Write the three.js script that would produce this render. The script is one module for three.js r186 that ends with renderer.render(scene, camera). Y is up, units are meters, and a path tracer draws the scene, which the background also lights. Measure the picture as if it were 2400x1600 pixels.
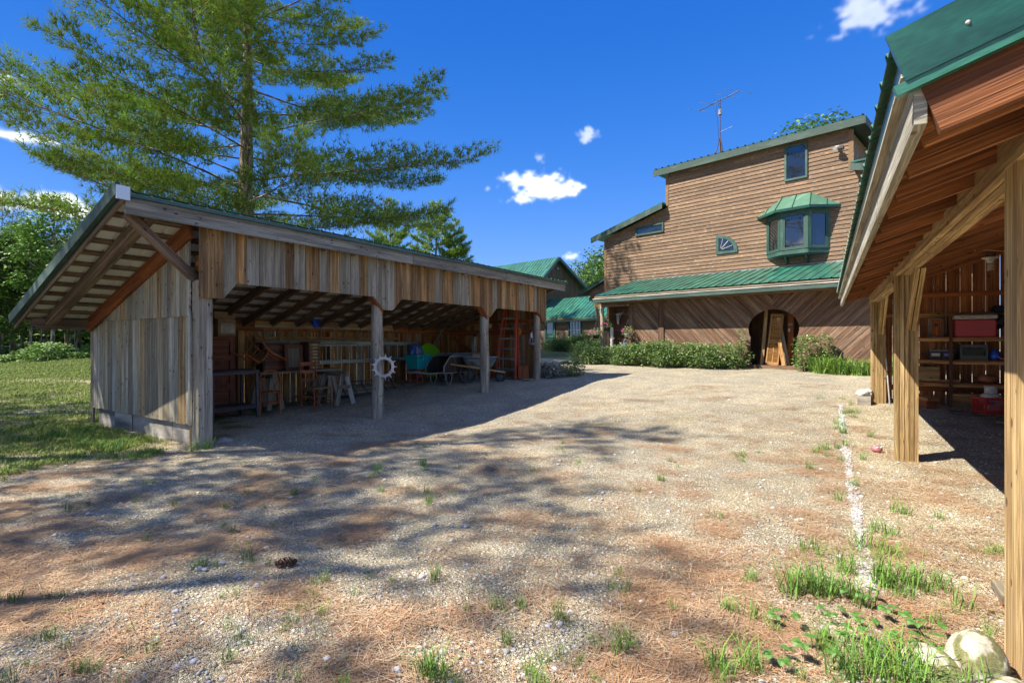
import * as THREE from 'three';
import { mergeGeometries } from 'three/addons/utils/BufferGeometryUtils.js';
import { RoundedBoxGeometry } from 'three/addons/geometries/RoundedBoxGeometry.js';

// ---------------------------------------------------------------- camera, sky, sun, exposure
const W = 1024, H = 682;
const scene = new THREE.Scene();
const camera = new THREE.PerspectiveCamera(67.38, W / H, 0.05, 2000);
camera.position.set(0, 1.5, 0);
camera.lookAt(0, 1.5, -10);
const renderer = new THREE.WebGLRenderer({ antialias: true });
renderer.setSize(W, H);
renderer.toneMapping = THREE.LinearToneMapping;
renderer.toneMappingExposure = 2.65;
renderer.shadowMap.enabled = true;

const SUN_EL = 52.5 * Math.PI / 180, SUN_PHI = 12 * Math.PI / 180;   // rays travel to the right and a little away
const sunDir = new THREE.Vector3(-Math.cos(SUN_PHI) * Math.cos(SUN_EL), Math.sin(SUN_EL), Math.sin(SUN_PHI) * Math.cos(SUN_EL));
const sun = new THREE.DirectionalLight(new THREE.Color(1, 0.93, 0.82), 4.25);
sun.position.copy(sunDir).multiplyScalar(80);
sun.castShadow = true;
sun.shadow.radius = 0.9;
sun.shadow.mapSize.set(4096, 4096);
Object.assign(sun.shadow.camera, { left: -45, right: 45, top: 45, bottom: -45, near: 1, far: 200 });
scene.add(sun); scene.add(sun.target);

// seeded random numbers and tiling noise
function rng(seed) { let a = seed >>> 0; return () => { a = (a + 0x6D2B79F5) | 0; let t = Math.imul(a ^ (a >>> 15), 1 | a); t = (t + Math.imul(t ^ (t >>> 7), 61 | t)) ^ t; return ((t ^ (t >>> 14)) >>> 0) / 4294967296; }; }
const rand = rng(77);
const rr = (a, b) => a + (b - a) * rand();
const lerp = (a, b, t) => a + (b - a) * t;
const clamp = (x, a = 0, b = 1) => x < a ? a : x > b ? b : x;
const smooth = (a, b, x) => { const t = clamp((x - a) / (b - a)); return t * t * (3 - 2 * t); };
function hash(x, y, s) { let h = Math.imul(x, 374761393) + Math.imul(y, 668265263) + Math.imul(s, 974634511); h = Math.imul(h ^ (h >>> 13), 1274126177); return ((h ^ (h >>> 16)) >>> 0) / 4294967296; }
function vnoise(x, y, s, px = 1 << 20, py = px) {
  const xi = Math.floor(x), yi = Math.floor(y); let fx = x - xi, fy = y - yi;
  fx = fx * fx * (3 - 2 * fx); fy = fy * fy * (3 - 2 * fy);
  const x0 = ((xi % px) + px) % px, x1 = (x0 + 1) % px, y0 = ((yi % py) + py) % py, y1 = (y0 + 1) % py;
  return lerp(lerp(hash(x0, y0, s), hash(x1, y0, s), fx), lerp(hash(x0, y1, s), hash(x1, y1, s), fx), fy);
}
function fbm(x, y, s, oct = 4, px = 1 << 20, py = px) { let a = 0.5, v = 0, n = 0; for (let i = 0; i < oct; i++) { v += a * vnoise(x, y, s + i * 17, px, py); n += a; x *= 2; y *= 2; px *= 2; py *= 2; a *= 0.5; } return v / n; }

// sky: air and small fair-weather clouds, with extra unseen ones added as fill light
const SKY_TOP = [0.010, 0.105, 0.45], SKY_MID = [0.026, 0.195, 0.66], SKY_LOW = [0.42, 0.60, 0.84];
function makeSky() {
  const w = 2048, h = 1024, data = new Float32Array(w * h * 4), sr = rng(5);
  const clouds = [];   // direction (x, y, forward), half width, half height, strength, seed
  const add = (px, py, hw, hh, k, s) => { const d = new THREE.Vector3((px - 1200) / 1200, (800 - py) / 1200, -1).normalize(); clouds.push({ d, hw, hh, k, s }); };
  add(1275, 440, 0.075, 0.034, 1.25, 1); add(1220, 468, 0.03, 0.012, 0.7, 8); add(60, 478, 0.105, 0.026, 1.3, 2); add(35, 320, 0.05, 0.010, 0.9, 3); add(5, 185, 0.02, 0.008, 0.8, 4);
  add(2030, 40, 0.06, 0.04, 0.42, 5); add(1376, 322, 0.022, 0.018, 0.42, 6); add(1338, 601, 0.016, 0.010, 0.6, 7); add(1266, 370, 0.012, 0.012, 0.3, 9);
  for (let i = 0; i < 190; i++) {  // clouds outside the view, made more numerous to add neutral fill light
    const a = sr() * Math.PI * 2, e = Math.asin(0.05 + sr() * 0.9), d = new THREE.Vector3(Math.cos(a) * Math.cos(e), Math.sin(e), Math.sin(a) * Math.cos(e));
    if (d.z < -0.55 && Math.abs(d.x) < 1.15 * -d.z) continue;      // the part in view holds the clouds of the photograph
    clouds.push({ d, hw: 0.05 + sr() * 0.08, hh: 0.025 + sr() * 0.035, k: 0.9 + sr() * 0.4, s: 20 + i });
  }
  for (const c of clouds) { c.r = new THREE.Vector3(0, 1, 0).cross(c.d).normalize().negate(); c.u = c.r.clone().cross(c.d).normalize(); if (c.u.y < 0) c.u.negate(); }
  const d = new THREE.Vector3();
  for (let j = 0; j < h; j++) {
    const el = (j + 0.5) / h * Math.PI - Math.PI / 2, sy = Math.sin(el), cyy = Math.cos(el);
    for (let i = 0; i < w; i++) {
      const ph = ((i + 0.5) / w - 0.5) * Math.PI * 2;
      d.set(Math.cos(ph) * cyy, sy, Math.sin(ph) * cyy);
      const t = clamp(sy / 0.62), lo = Math.exp(-Math.max(sy, 0) * 8.5);
      let c = [0, 1, 2].map(k => lerp(lerp(SKY_MID[k], SKY_TOP[k], smooth(0.05, 1, t)), SKY_LOW[k], lo));
      if (sy < 0) c = [0.30, 0.33, 0.30];
      let m = 0, lit = 1;
      for (const q of clouds) {
        const f = d.dot(q.d); if (f < 0.9) continue;
        const x = d.dot(q.r) / f / q.hw, y = d.dot(q.u) / f / q.hh;
        if (x * x > 3 || y * y > 3) continue;
        const warp = fbm(x * 2.2 + q.s * 3.1, y * 1.6 * (q.hh / q.hw) * 2.4 + 3, q.s, 5) - 0.5, fine = fbm(x * 7 + 9, y * 7 * (q.hh / q.hw) * 1.6, q.s + 3, 4) - 0.5;
        const yy = y > 0 ? y : y * 1.5, e = Math.sqrt(x * x + yy * yy);
        const v = smooth(0.04, 0.66, 0.95 - e + warp * 1.5 + fine * 0.8) * q.k;
        if (v > m) { m = v; lit = 0.80 + 0.20 * clamp(y * 0.6 + 0.6 + fine * 1.2); }
      }
      m = clamp(m);
      for (let k = 0; k < 3; k++) c[k] = lerp(c[k], [1.12, 1.15, 1.2][k] * lit, m);
      data.set([c[0], c[1], c[2], 1], (j * w + i) * 4);
    }
  }
  const t = new THREE.DataTexture(data, w, h, THREE.RGBAFormat, THREE.FloatType);
  t.mapping = THREE.EquirectangularReflectionMapping; t.magFilter = THREE.LinearFilter; t.minFilter = THREE.LinearFilter; t.needsUpdate = true;
  return t;
}
const sky = makeSky();
scene.background = sky; scene.environment = sky;
scene.backgroundIntensity = 0.60; scene.environmentIntensity = 0.60;

// ---------------------------------------------------------------- textures (grain, stones, bark, stains)
function tex(w, h, fn, srgb = true, rep) {
  const a = new Uint8Array(w * h * 4);
  for (let j = 0; j < h; j++) for (let i = 0; i < w; i++) { const c = fn(i / w, j / h, i, j), o = (j * w + i) * 4; a[o] = clamp(c[0]) * 255; a[o + 1] = clamp(c[1]) * 255; a[o + 2] = clamp(c[2]) * 255; a[o + 3] = 255; }
  const t = new THREE.DataTexture(a, w, h); t.wrapS = t.wrapT = THREE.RepeatWrapping; t.magFilter = THREE.LinearFilter; t.minFilter = THREE.LinearMipmapLinearFilter; t.generateMipmaps = true;
  if (srgb) t.colorSpace = THREE.SRGBColorSpace; t.needsUpdate = true; return t;
}
// wood: u across the grain (0.8 m), v along it (3.2 m)
function woodTex(seed, A, Bc, C, { knots = 26, stain = 0.5, contrast = 1, pale = 0, w = 512, h = 1024 } = {}) {
  const kr = rng(seed * 31 + 7), K = [];
  for (let i = 0; i < knots; i++) K.push([kr(), kr(), 0.008 + kr() * 0.012]);
  const PL = []; for (let i = 0; i < pale; i++) PL.push([kr(), kr(), 0.006 + kr() * 0.016, 0.5 + kr() * 0.5]);
  const f = (u, v) => {
    let du = 0, kn = 0;
    for (const k of K) {
      let dx = u - k[0], dy = v - k[1]; dx -= Math.round(dx); dy -= Math.round(dy);
      const e = Math.hypot(dx, dy * 2.6), s = e / k[2];
      if (s < 5) { du += dx * 1.6 * Math.exp(-s * 0.9); kn = Math.max(kn, smooth(1.35, 0.7, s)); }
    }
    const x = u - du + (vnoise(u * 6, v * 5, seed + 2, 6, 5) - 0.5) * 0.012;
    const grain = fbm(x * 96, v * 5, seed, 3, 96, 5), fine = vnoise(x * 256, v * 36, seed + 9, 256, 36), broad = fbm(x * 10, v * 4, seed + 4, 4, 10, 4), st = fbm(x * 22, v * 3, seed + 6, 3, 22, 3);
    let t = clamp(0.5 + ((grain - 0.5) * 1.5 + (broad - 0.5) * 1.5) * contrast);
    const q = clamp((st - 0.5) * 3 * stain + stain * 0.25);
    let c = [0, 1, 2].map(i => lerp(lerp(A[i], Bc[i], t), C[i], q * 0.75));
    const m = (0.86 + 0.28 * fine) * (1 - 0.42 * kn);
    for (const q of PL) { let dx = u - q[0], dy = v - q[1]; dx -= Math.round(dx); dy -= Math.round(dy); const e = Math.hypot(dx * 1.1, dy) / q[2]; if (e < 1.6) { const a = q[3] * 0.7 * smooth(1.5, 0.5, e + (fine - 0.5) * 0.8); c = c.map((y, i) => lerp(y, [0.86, 0.76, 0.63][i], a)); } }
    return { c: c.map((y, i) => y * m * (kn > 0.05 && i === 0 ? 1.06 : 1)), b: 0.5 + (grain - 0.5) * 0.8 + (fine - 0.5) * 0.35 - kn * 0.1 };
  };
  const bump = tex(w, h, (u, v) => { const g = f(u, v).b; return [g, g, g]; }, false);
  return { map: tex(w, h, (u, v) => f(u, v).c), bump };
}
const std = o => new THREE.MeshStandardMaterial(o);
const phys = o => new THREE.MeshPhysicalMaterial(o);
const lin = (r, g, b) => new THREE.Color().setRGB(r, g, b);
const WT = {
  grey: woodTex(11, [0.50, 0.47, 0.41], [0.72, 0.69, 0.61], [0.36, 0.30, 0.23], { stain: 0.42, knots: 34 }),
  tan: woodTex(23, [0.50, 0.39, 0.25], [0.76, 0.64, 0.46], [0.34, 0.25, 0.17], { stain: 0.6, knots: 30 }),
  brown: woodTex(37, [0.42, 0.26, 0.15], [0.66, 0.44, 0.27], [0.27, 0.16, 0.10], { stain: 0.4, knots: 22 }),
  fresh: woodTex(53, [0.58, 0.47, 0.31], [0.80, 0.70, 0.51], [0.46, 0.36, 0.23], { stain: 0.5, knots: 30, contrast: 1.6 }),
  clap: woodTex(71, [0.50, 0.40, 0.30], [0.60, 0.49, 0.37], [0.68, 0.57, 0.45], { stain: 0.5, knots: 20, contrast: 0.8, pale: 70 }),
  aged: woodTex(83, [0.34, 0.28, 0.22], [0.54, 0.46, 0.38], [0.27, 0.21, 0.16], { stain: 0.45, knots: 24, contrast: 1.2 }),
  diag: woodTex(91, [0.36, 0.28, 0.22], [0.60, 0.50, 0.42], [0.28, 0.20, 0.15], { stain: 0.55, knots: 30, contrast: 1.25 }),
};
const wood = (k, r, g, b, rough = 0.85, bs = 0.004) => std({ map: WT[k].map, bumpMap: WT[k].bump, bumpScale: bs, color: lin(r, g, b), roughness: rough });
const M = {
  grey: [wood('grey', 1, 1, 1), wood('grey', 0.8, 0.81, 0.8), wood('grey', 1, 0.94, 0.8), wood('grey', 0.62, 0.58, 0.52), wood('tan', 0.85, 0.88, 0.85), wood('grey', 1.0, 1.06, 1.12)],
  val: [wood('tan', 0.95, 0.9, 0.8), wood('tan', 0.78, 0.7, 0.58), wood('grey', 0.85, 0.83, 0.8), wood('tan', 1.05, 0.85, 0.6), wood('grey', 0.7, 0.66, 0.6), wood('tan', 0.6, 0.52, 0.42)],
  fascia: [wood('grey', 0.66, 0.68, 0.72), wood('grey', 0.58, 0.6, 0.64)],
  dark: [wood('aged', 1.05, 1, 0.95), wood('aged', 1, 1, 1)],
  rear: [wood('tan', 1.05, 0.92, 0.72), wood('brown', 1.3, 1.12, 0.9), wood('grey', 0.95, 0.88, 0.75), wood('tan', 1.2, 1.02, 0.76)],
  beam: wood('brown', 1.25, 1.1, 0.9), orange: wood('brown', 1.15, 0.86, 0.6),
  pole: [wood('grey', 1.0, 0.97, 0.92, 0.9, 0.008), wood('grey', 0.9, 0.86, 0.8, 0.9, 0.008)],
  fresh: [wood('fresh', 0.98, 0.96, 0.9), wood('fresh', 0.85, 0.82, 0.74), wood('fresh', 0.76, 0.76, 0.66)],
  rafter: [wood('brown', 1.2, 1.12, 0.98), wood('brown', 1.05, 0.98, 0.85), wood('brown', 1.3, 1.22, 1.08)],
  clap: [wood('clap', 0.70, 0.70, 0.76), wood('clap', 0.62, 0.63, 0.69), wood('clap', 0.78, 0.77, 0.82), wood('clap', 0.58, 0.58, 0.63)],
  diag: [wood('diag', 0.92, 0.82, 0.72), wood('diag', 0.72, 0.6, 0.52), wood('diag', 1.05, 0.98, 0.92), wood('diag', 0.82, 0.68, 0.55), wood('diag', 0.9, 0.9, 0.88)],
  cornerBoard: wood('clap', 0.72, 0.66, 0.58),
};
const noiseRough = tex(256, 256, (u, v) => { const n = 0.35 + 0.5 * fbm(u * 8, v * 8, 61, 5, 8); return [n, n, n]; }, false);
const stainTex = tex(512, 512, (u, v) => { const n = fbm(u * 6, v * 6, 41, 5, 6), s = smooth(0.52, 0.68, n), g = 0.88 + 0.2 * (fbm(u * 40, v * 40, 43, 3, 40) - 0.5); return [lerp(0.80, 1, s * 0.9) * g, lerp(0.86, 1, s) * g, lerp(0.84, 1, s * 0.9) * g]; });
const dirtTex = tex(512, 512, (u, v) => { const n = fbm(u * 5, v * 5, 141, 6, 5), g = 0.78 + 0.75 * (n - 0.5) + 0.16 * (vnoise(u * 120, v * 120, 9, 120) - 0.5); return [g, g * 0.985, g * 0.965]; });
const metalGreen = (r, g, b, rough = 0.38) => phys({ color: lin(r, g, b), map: dirtTex, roughness: rough, clearcoat: 0.35, clearcoatRoughness: 0.3 });
Object.assign(M, {
  roofGreen: metalGreen(0.035, 0.20, 0.135), roofGreen2: metalGreen(0.04, 0.215, 0.15),
  trimGreen: std({ color: lin(0.07, 0.118, 0.098), map: stainTex, roughness: 0.7 }),
  sashGreen: std({ color: lin(0.062, 0.145, 0.115), map: stainTex, roughness: 0.55 }),
  trimDark: metalGreen(0.012, 0.095, 0.07, 0.32),
  copper: std({ color: lin(0.18, 0.36, 0.25), map: stainTex, roughness: 0.45, metalness: 0.25 }),
  galv: std({ color: lin(0.62, 0.65, 0.68), map: dirtTex, roughness: 0.42, metalness: 0.55 }),
  galvUnder: std({ color: lin(0.72, 0.72, 0.68), roughness: 0.6, metalness: 0.1 }),
  silver: std({ color: lin(0.62, 0.68, 0.74), roughness: 0.55, metalness: 0.2 }),
  alu: std({ color: lin(0.62, 0.64, 0.62), map: dirtTex, roughness: 0.45, metalness: 0.55 }),
  aluGreen: std({ color: lin(0.42, 0.52, 0.46), map: dirtTex, roughness: 0.5, metalness: 0.3 }),
  white: std({ color: lin(0.78, 0.77, 0.73), map: dirtTex, roughness: 0.6 }),
  black: std({ color: lin(0.02, 0.02, 0.022), roughness: 0.6 }),
  darkVoid: std({ color: lin(0.03, 0.025, 0.02), roughness: 0.95 }),
  iron: std({ color: lin(0.16, 0.15, 0.165), map: dirtTex, roughness: 0.6, metalness: 0.4 }),
  rust: std({ color: lin(0.16, 0.075, 0.04), map: dirtTex, roughness: 0.85 }),
  concrete: std({ color: lin(0.42, 0.39, 0.34), map: dirtTex, bumpMap: noiseRough, bumpScale: 0.012, roughness: 0.95 }),
  glass: phys({ color: lin(0.012, 0.014, 0.018), roughness: 0.02, ior: 1.9, clearcoat: 1, clearcoatRoughness: 0.01, specularIntensity: 1 }),
  card: std({ color: lin(0.46, 0.31, 0.17), map: dirtTex, roughness: 0.9 }),
  paper: std({ color: lin(0.62, 0.58, 0.5), map: dirtTex, roughness: 0.9 }),
  bent: wood('brown', 1.6, 1.1, 0.7, 0.45, 0.001), chair: wood('brown', 1.4, 0.9, 0.55, 0.5, 0.001), doorBrown: wood('brown', 0.9, 0.6, 0.4, 0.6, 0.001), cabinet: wood('brown', 0.55, 0.46, 0.4, 0.6, 0.001), drawer: wood('grey', 0.6, 0.55, 0.46, 0.7, 0.001),
  rush: wood('fresh', 0.62, 0.56, 0.36, 0.95, 0.004), plywood: wood('diag', 0.35, 0.36, 0.4, 0.85), shutter: wood('fresh', 0.85, 0.62, 0.38, 0.7, 0.001),
});
// ---------------------------------------------------------------- builders
const V = (x, y, z) => new THREE.Vector3(x, y, z);
const taken = {};
function numbered(name) { taken[name] = (taken[name] || 0) + 1; const n = taken[name] - 1; return n ? `${name}_${String(n).padStart(3, '0')}` : name; }
function tag(o, label, category, group, kind) { if (label) o.userData.label = label; if (category) o.userData.category = category; if (group) o.userData.group = group; if (kind) o.userData.kind = kind; return o; }
function shadows(m) { m.castShadow = true; m.receiveShadow = true; return m; }
function thing(name, label, category, pos = [0, 0, 0], turn = 0, group) { const o = new THREE.Group(); o.name = numbered(name); o.position.set(...pos); o.rotation.y = turn; scene.add(o); return tag(o, label, category, group); }
function part(parent, name, geo, mat, pos, rot) { const m = shadows(new THREE.Mesh(Array.isArray(geo) ? merge(geo) : geo, mat)); m.name = name; if (pos) m.position.set(...pos); if (rot) m.rotation.set(...rot); parent.add(m); return m; }
function solo(name, geo, mat, label, category, pos, turn = 0, group) { const m = shadows(new THREE.Mesh(Array.isArray(geo) ? merge(geo) : geo, mat)); m.name = numbered(name); if (pos) m.position.set(...pos); m.rotation.y = turn; scene.add(m); return tag(m, label, category, group); }
function copyOf(o, pos, turn, label, scale) { const c = o.clone(); c.name = numbered(o.name.replace(/_\d{3}$/, '')); c.userData = { ...o.userData }; if (label) c.userData.label = label; c.position.set(...pos); c.rotation.y = turn; if (scale) c.scale.set(...(Array.isArray(scale) ? scale : [scale, scale, scale])); scene.add(c); return c; }
function merge(list) { const l = list.map(g => { const q = g.index ? g.toNonIndexed() : g; for (const k of Object.keys(q.attributes)) if (!['position', 'normal', 'uv', 'color'].includes(k)) q.deleteAttribute(k); return q; }); return mergeGeometries(l); }
const pick = a => a[Math.floor(rand() * a.length)];

// box with grain along its longest side, uv in metres of the wood texture
function bx(w, h, d, x = 0, y = 0, z = 0, rx = 0, ry = 0, rz = 0) {
  const g = new THREE.BoxGeometry(w, h, d), p = g.attributes.position, n = g.attributes.normal, uv = g.attributes.uv, s = [w, h, d];
  const a = s.indexOf(Math.max(...s)), b = (a + 1) % 3, c = (a + 2) % 3, ou = rand(), ov = rand();
  const P = (i, k) => k === 0 ? p.getX(i) : k === 1 ? p.getY(i) : p.getZ(i), N = (i, k) => Math.abs(k === 0 ? n.getX(i) : k === 1 ? n.getY(i) : n.getZ(i));
  for (let i = 0; i < p.count; i++) {
    if (N(i, a) > 0.5) uv.setXY(i, ou + P(i, b) / 0.8, ov + P(i, c) / 3.2);
    else uv.setXY(i, ou + P(i, N(i, b) > 0.5 ? c : b) / 0.8 + (N(i, b) > 0.5 ? 0.31 : 0), ov + P(i, a) / 3.2);
  }
  if (rx || ry || rz) g.applyMatrix4(new THREE.Matrix4().makeRotationFromEuler(new THREE.Euler(rx, ry, rz)));
  return g.translate(x, y, z);
}
const UP = V(0, 1, 0);
function along(p, q, roll) { const m = new THREE.Matrix4(), z = q.clone().sub(p).normalize(), r = roll || (Math.abs(z.y) > 0.97 ? V(1, 0, 0) : UP), x = r.clone().cross(z).normalize(), y = z.clone().cross(x); m.makeBasis(x, y, z).setPosition(p.clone().add(q).multiplyScalar(0.5)); return m; }
function bar(p, q, w, h, roll) { const a = V(...p), b = V(...q); return bx(w, h, a.distanceTo(b)).applyMatrix4(along(a, b, roll)); }        // w sideways, h upwards
function rod(p, q, r, r2 = r, seg = 8) { const a = V(...p), b = V(...q), L = a.distanceTo(b); const g = new THREE.CylinderGeometry(r2, r, L, seg); g.rotateX(Math.PI / 2); const uv = g.attributes.uv, o = rand(); for (let i = 0; i < uv.count; i++) uv.setXY(i, o + uv.getX(i) * r * 7.8, o + uv.getY(i) * L / 3.2); return g.applyMatrix4(along(a, b)); }
function pipe(pts, r, seg = 24, rad = 6, closed = false, tension = 0.5) { return new THREE.TubeGeometry(new THREE.CatmullRomCurve3(pts.map(p => V(...p)), closed, 'catmullrom', tension), seg, r, rad, closed); }
function sweep(pts, radii, rad = 8, wob = 0, seed = 1) {   // tapered, slightly knobbly limb
  const c = new THREE.CatmullRomCurve3(pts), n = Math.max(pts.length * 3, 6), fr = c.computeFrenetFrames(n), pos = [], uv = [], idx = []; let len = 0, last = null;
  for (let i = 0; i <= n; i++) {
    const t = i / n, p = c.getPointAt(t); if (last) len += p.distanceTo(last); last = p;
    const k = t * (radii.length - 1), k0 = Math.min(Math.floor(k), radii.length - 2), r0 = lerp(radii[k0], radii[k0 + 1], k - k0);
    for (let j = 0; j <= rad; j++) { const a = j / rad * Math.PI * 2, r = r0 * (1 + wob * (vnoise(j % rad * 1.7, len * 3, seed) - 0.5)); pos.push(p.x + (fr.normals[i].x * Math.cos(a) + fr.binormals[i].x * Math.sin(a)) * r, p.y + (fr.normals[i].y * Math.cos(a) + fr.binormals[i].y * Math.sin(a)) * r, p.z + (fr.normals[i].z * Math.cos(a) + fr.binormals[i].z * Math.sin(a)) * r); uv.push(j / rad * r0 * 6.3 / 0.8, len / 3.2); }
  }
  for (let i = 0; i < n; i++) for (let j = 0; j < rad; j++) { const a = i * (rad + 1) + j, b = a + rad + 1; idx.push(a, b, a + 1, b, b + 1, a + 1); }
  const g = new THREE.BufferGeometry(); g.setAttribute('position', new THREE.Float32BufferAttribute(pos, 3)); g.setAttribute('uv', new THREE.Float32BufferAttribute(uv, 2)); g.setIndex(idx); g.computeVertexNormals(); return g;
}
// plank cut to any outline: rows [w, s0, s1] across it; S along, Wd across, N outwards; off(w) lifts the face (for clapboards)
function ruled(rows, O, S, Wd, N, th, off) {
  const pos = [], uv = [], ou = rand(), ov = rand();
  const P = (w, s, k) => O.clone().addScaledVector(S, s).addScaledVector(Wd, w).addScaledVector(N, k + (off ? off(w) : 0));
  const quad = (a, b, c, d) => { for (const [p, q] of [a, b, c, a, c, d]) { pos.push(p.x, p.y, p.z); uv.push(...q); } };
  const f = (w, s, k) => [P(w, s, k), [ou + w / 0.8, ov + s / 3.2]];
  for (let i = 0; i + 1 < rows.length; i++) {
    const [w0, a0, b0] = rows[i], [w1, a1, b1] = rows[i + 1];
    quad(f(w0, a0, th), f(w1, a1, th), f(w1, b1, th), f(w0, b0, th));
    quad(f(w0, a0, 0), f(w0, b0, 0), f(w1, b1, 0), f(w1, a1, 0));
    quad(f(w0, a0, 0), f(w1, a1, 0), f(w1, a1, th), f(w0, a0, th));
    quad(f(w0, b0, 0), f(w0, b0, th), f(w1, b1, th), f(w1, b1, 0));
  }
  for (const [r, flip] of [[rows[0], 1], [rows[rows.length - 1], 0]]) { const q = [f(r[0], r[1], 0), f(r[0], r[1], th), f(r[0], r[2], th), f(r[0], r[2], 0)]; flip ? quad(...q) : quad(...q.reverse()); }
  const g = new THREE.BufferGeometry(); g.setAttribute('position', new THREE.Float32BufferAttribute(pos, 3)); g.setAttribute('uv', new THREE.Float32BufferAttribute(uv, 2)); g.computeVertexNormals(); return g;
}
function poly(pts, th, z = 0) { const s = new THREE.Shape(pts.map(p => new THREE.Vector2(...p))); const g = new THREE.ExtrudeGeometry(s, { depth: th, bevelEnabled: false }); const uv = g.attributes.uv; for (let i = 0; i < uv.count; i++) uv.setXY(i, uv.getX(i) / 0.8, uv.getY(i) / 3.2); return g.translate(0, 0, z); }
function tri(points, uvScale = 1) { const g = new THREE.BufferGeometry(), pos = [], uv = []; for (const t of points) for (const p of t) { pos.push(...p); uv.push((p[0] + p[2]) / uvScale, (p[1] + p[2] * 0.5) / uvScale); } g.setAttribute('position', new THREE.Float32BufferAttribute(pos, 3)); g.setAttribute('uv', new THREE.Float32BufferAttribute(uv, 2)); g.computeVertexNormals(); return g; }
// ribbed metal sheet: along S (down the slope) length L, across C width w, ribs every pitch, N up
function ribbed(O, C, S, N, w, L, pitch, rh = 0.018, rw = 0.02, th = 0.004) {
  const prof = [[0, 0]]; for (let x = pitch / 2; x < w - rw; x += pitch) prof.push([x - rw, 0], [x - rw * 0.45, rh], [x + rw * 0.45, rh], [x + rw, 0]); prof.push([w, 0]);
  const pos = [], uv = [], P = (a, s, k) => { const p = O.clone().addScaledVector(C, a[0]).addScaledVector(S, s).addScaledVector(N, a[1] + k); pos.push(p.x, p.y, p.z); uv.push(a[0] / 1.5 + O.x * 0.37, s / 1.5 + O.z * 0.3); };
  for (let i = 0; i + 1 < prof.length; i++) for (const [k, fl] of [[th, 0], [0, 1]]) { const a = prof[i], b = prof[i + 1], q = fl ? [[a, 0], [a, L], [b, L], [a, 0], [b, L], [b, 0]] : [[a, 0], [b, 0], [b, L], [a, 0], [b, L], [a, L]]; for (const [c, s] of q) P(c, s, k); }
  for (let i = 0; i + 1 < prof.length; i++) for (const s of [0, L]) { const a = prof[i], b = prof[i + 1]; P(a, s, 0); P(b, s, 0); P(b, s, th); P(a, s, 0); P(b, s, th); P(a, s, th); }
  const g = new THREE.BufferGeometry(); g.setAttribute('position', new THREE.Float32BufferAttribute(pos, 3)); g.setAttribute('uv', new THREE.Float32BufferAttribute(uv, 2)); g.computeVertexNormals(); return g;
}
function lathe(pts, seg = 20) { return new THREE.LatheGeometry(pts.map(p => new THREE.Vector2(...p)), seg); }
function blob(r, seed, sx = 1, sy = 1, sz = 1, amp = 0.25, det = 2) { const g = new THREE.IcosahedronGeometry(r, det), p = g.attributes.position; for (let i = 0; i < p.count; i++) { const x = p.getX(i) / r, y = p.getY(i) / r, z = p.getZ(i) / r, k = 1 + amp * (fbm(x * 1.3 + 5 + seed, y * 1.3 + z * 1.1 + 7, seed, 3) - 0.5) * 2; p.setXYZ(i, x * r * k * sx, y * r * k * sy, z * r * k * sz); } const m = g; m.computeVertexNormals(); return m; }

// ---------------------------------------------------------------- terrain (x right, Z forward = -z)
const QX = [-50, 7.5, 8.5, 10.5, 11.3, 13.2, 22, 32, 60, 400], QY = [0, 0, 0.05, 0.21, 0.28, 0.4, 0.63, 1.0, 1.3, 2];
function hillAt(x, Z) {
  const q = 0.55 * x + 0.835 * Z; let i = 0; while (i < QX.length - 2 && q > QX[i + 1]) i++;
  return lerp(QY[i], QY[i + 1], clamp((q - QX[i]) / (QX[i + 1] - QX[i])));
}
function groundY(x, Z) { return hillAt(x, Z) + (fbm(x * 0.7 + 40, Z * 0.7 + 40, 3, 3) - 0.5) * 0.07; }
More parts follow.
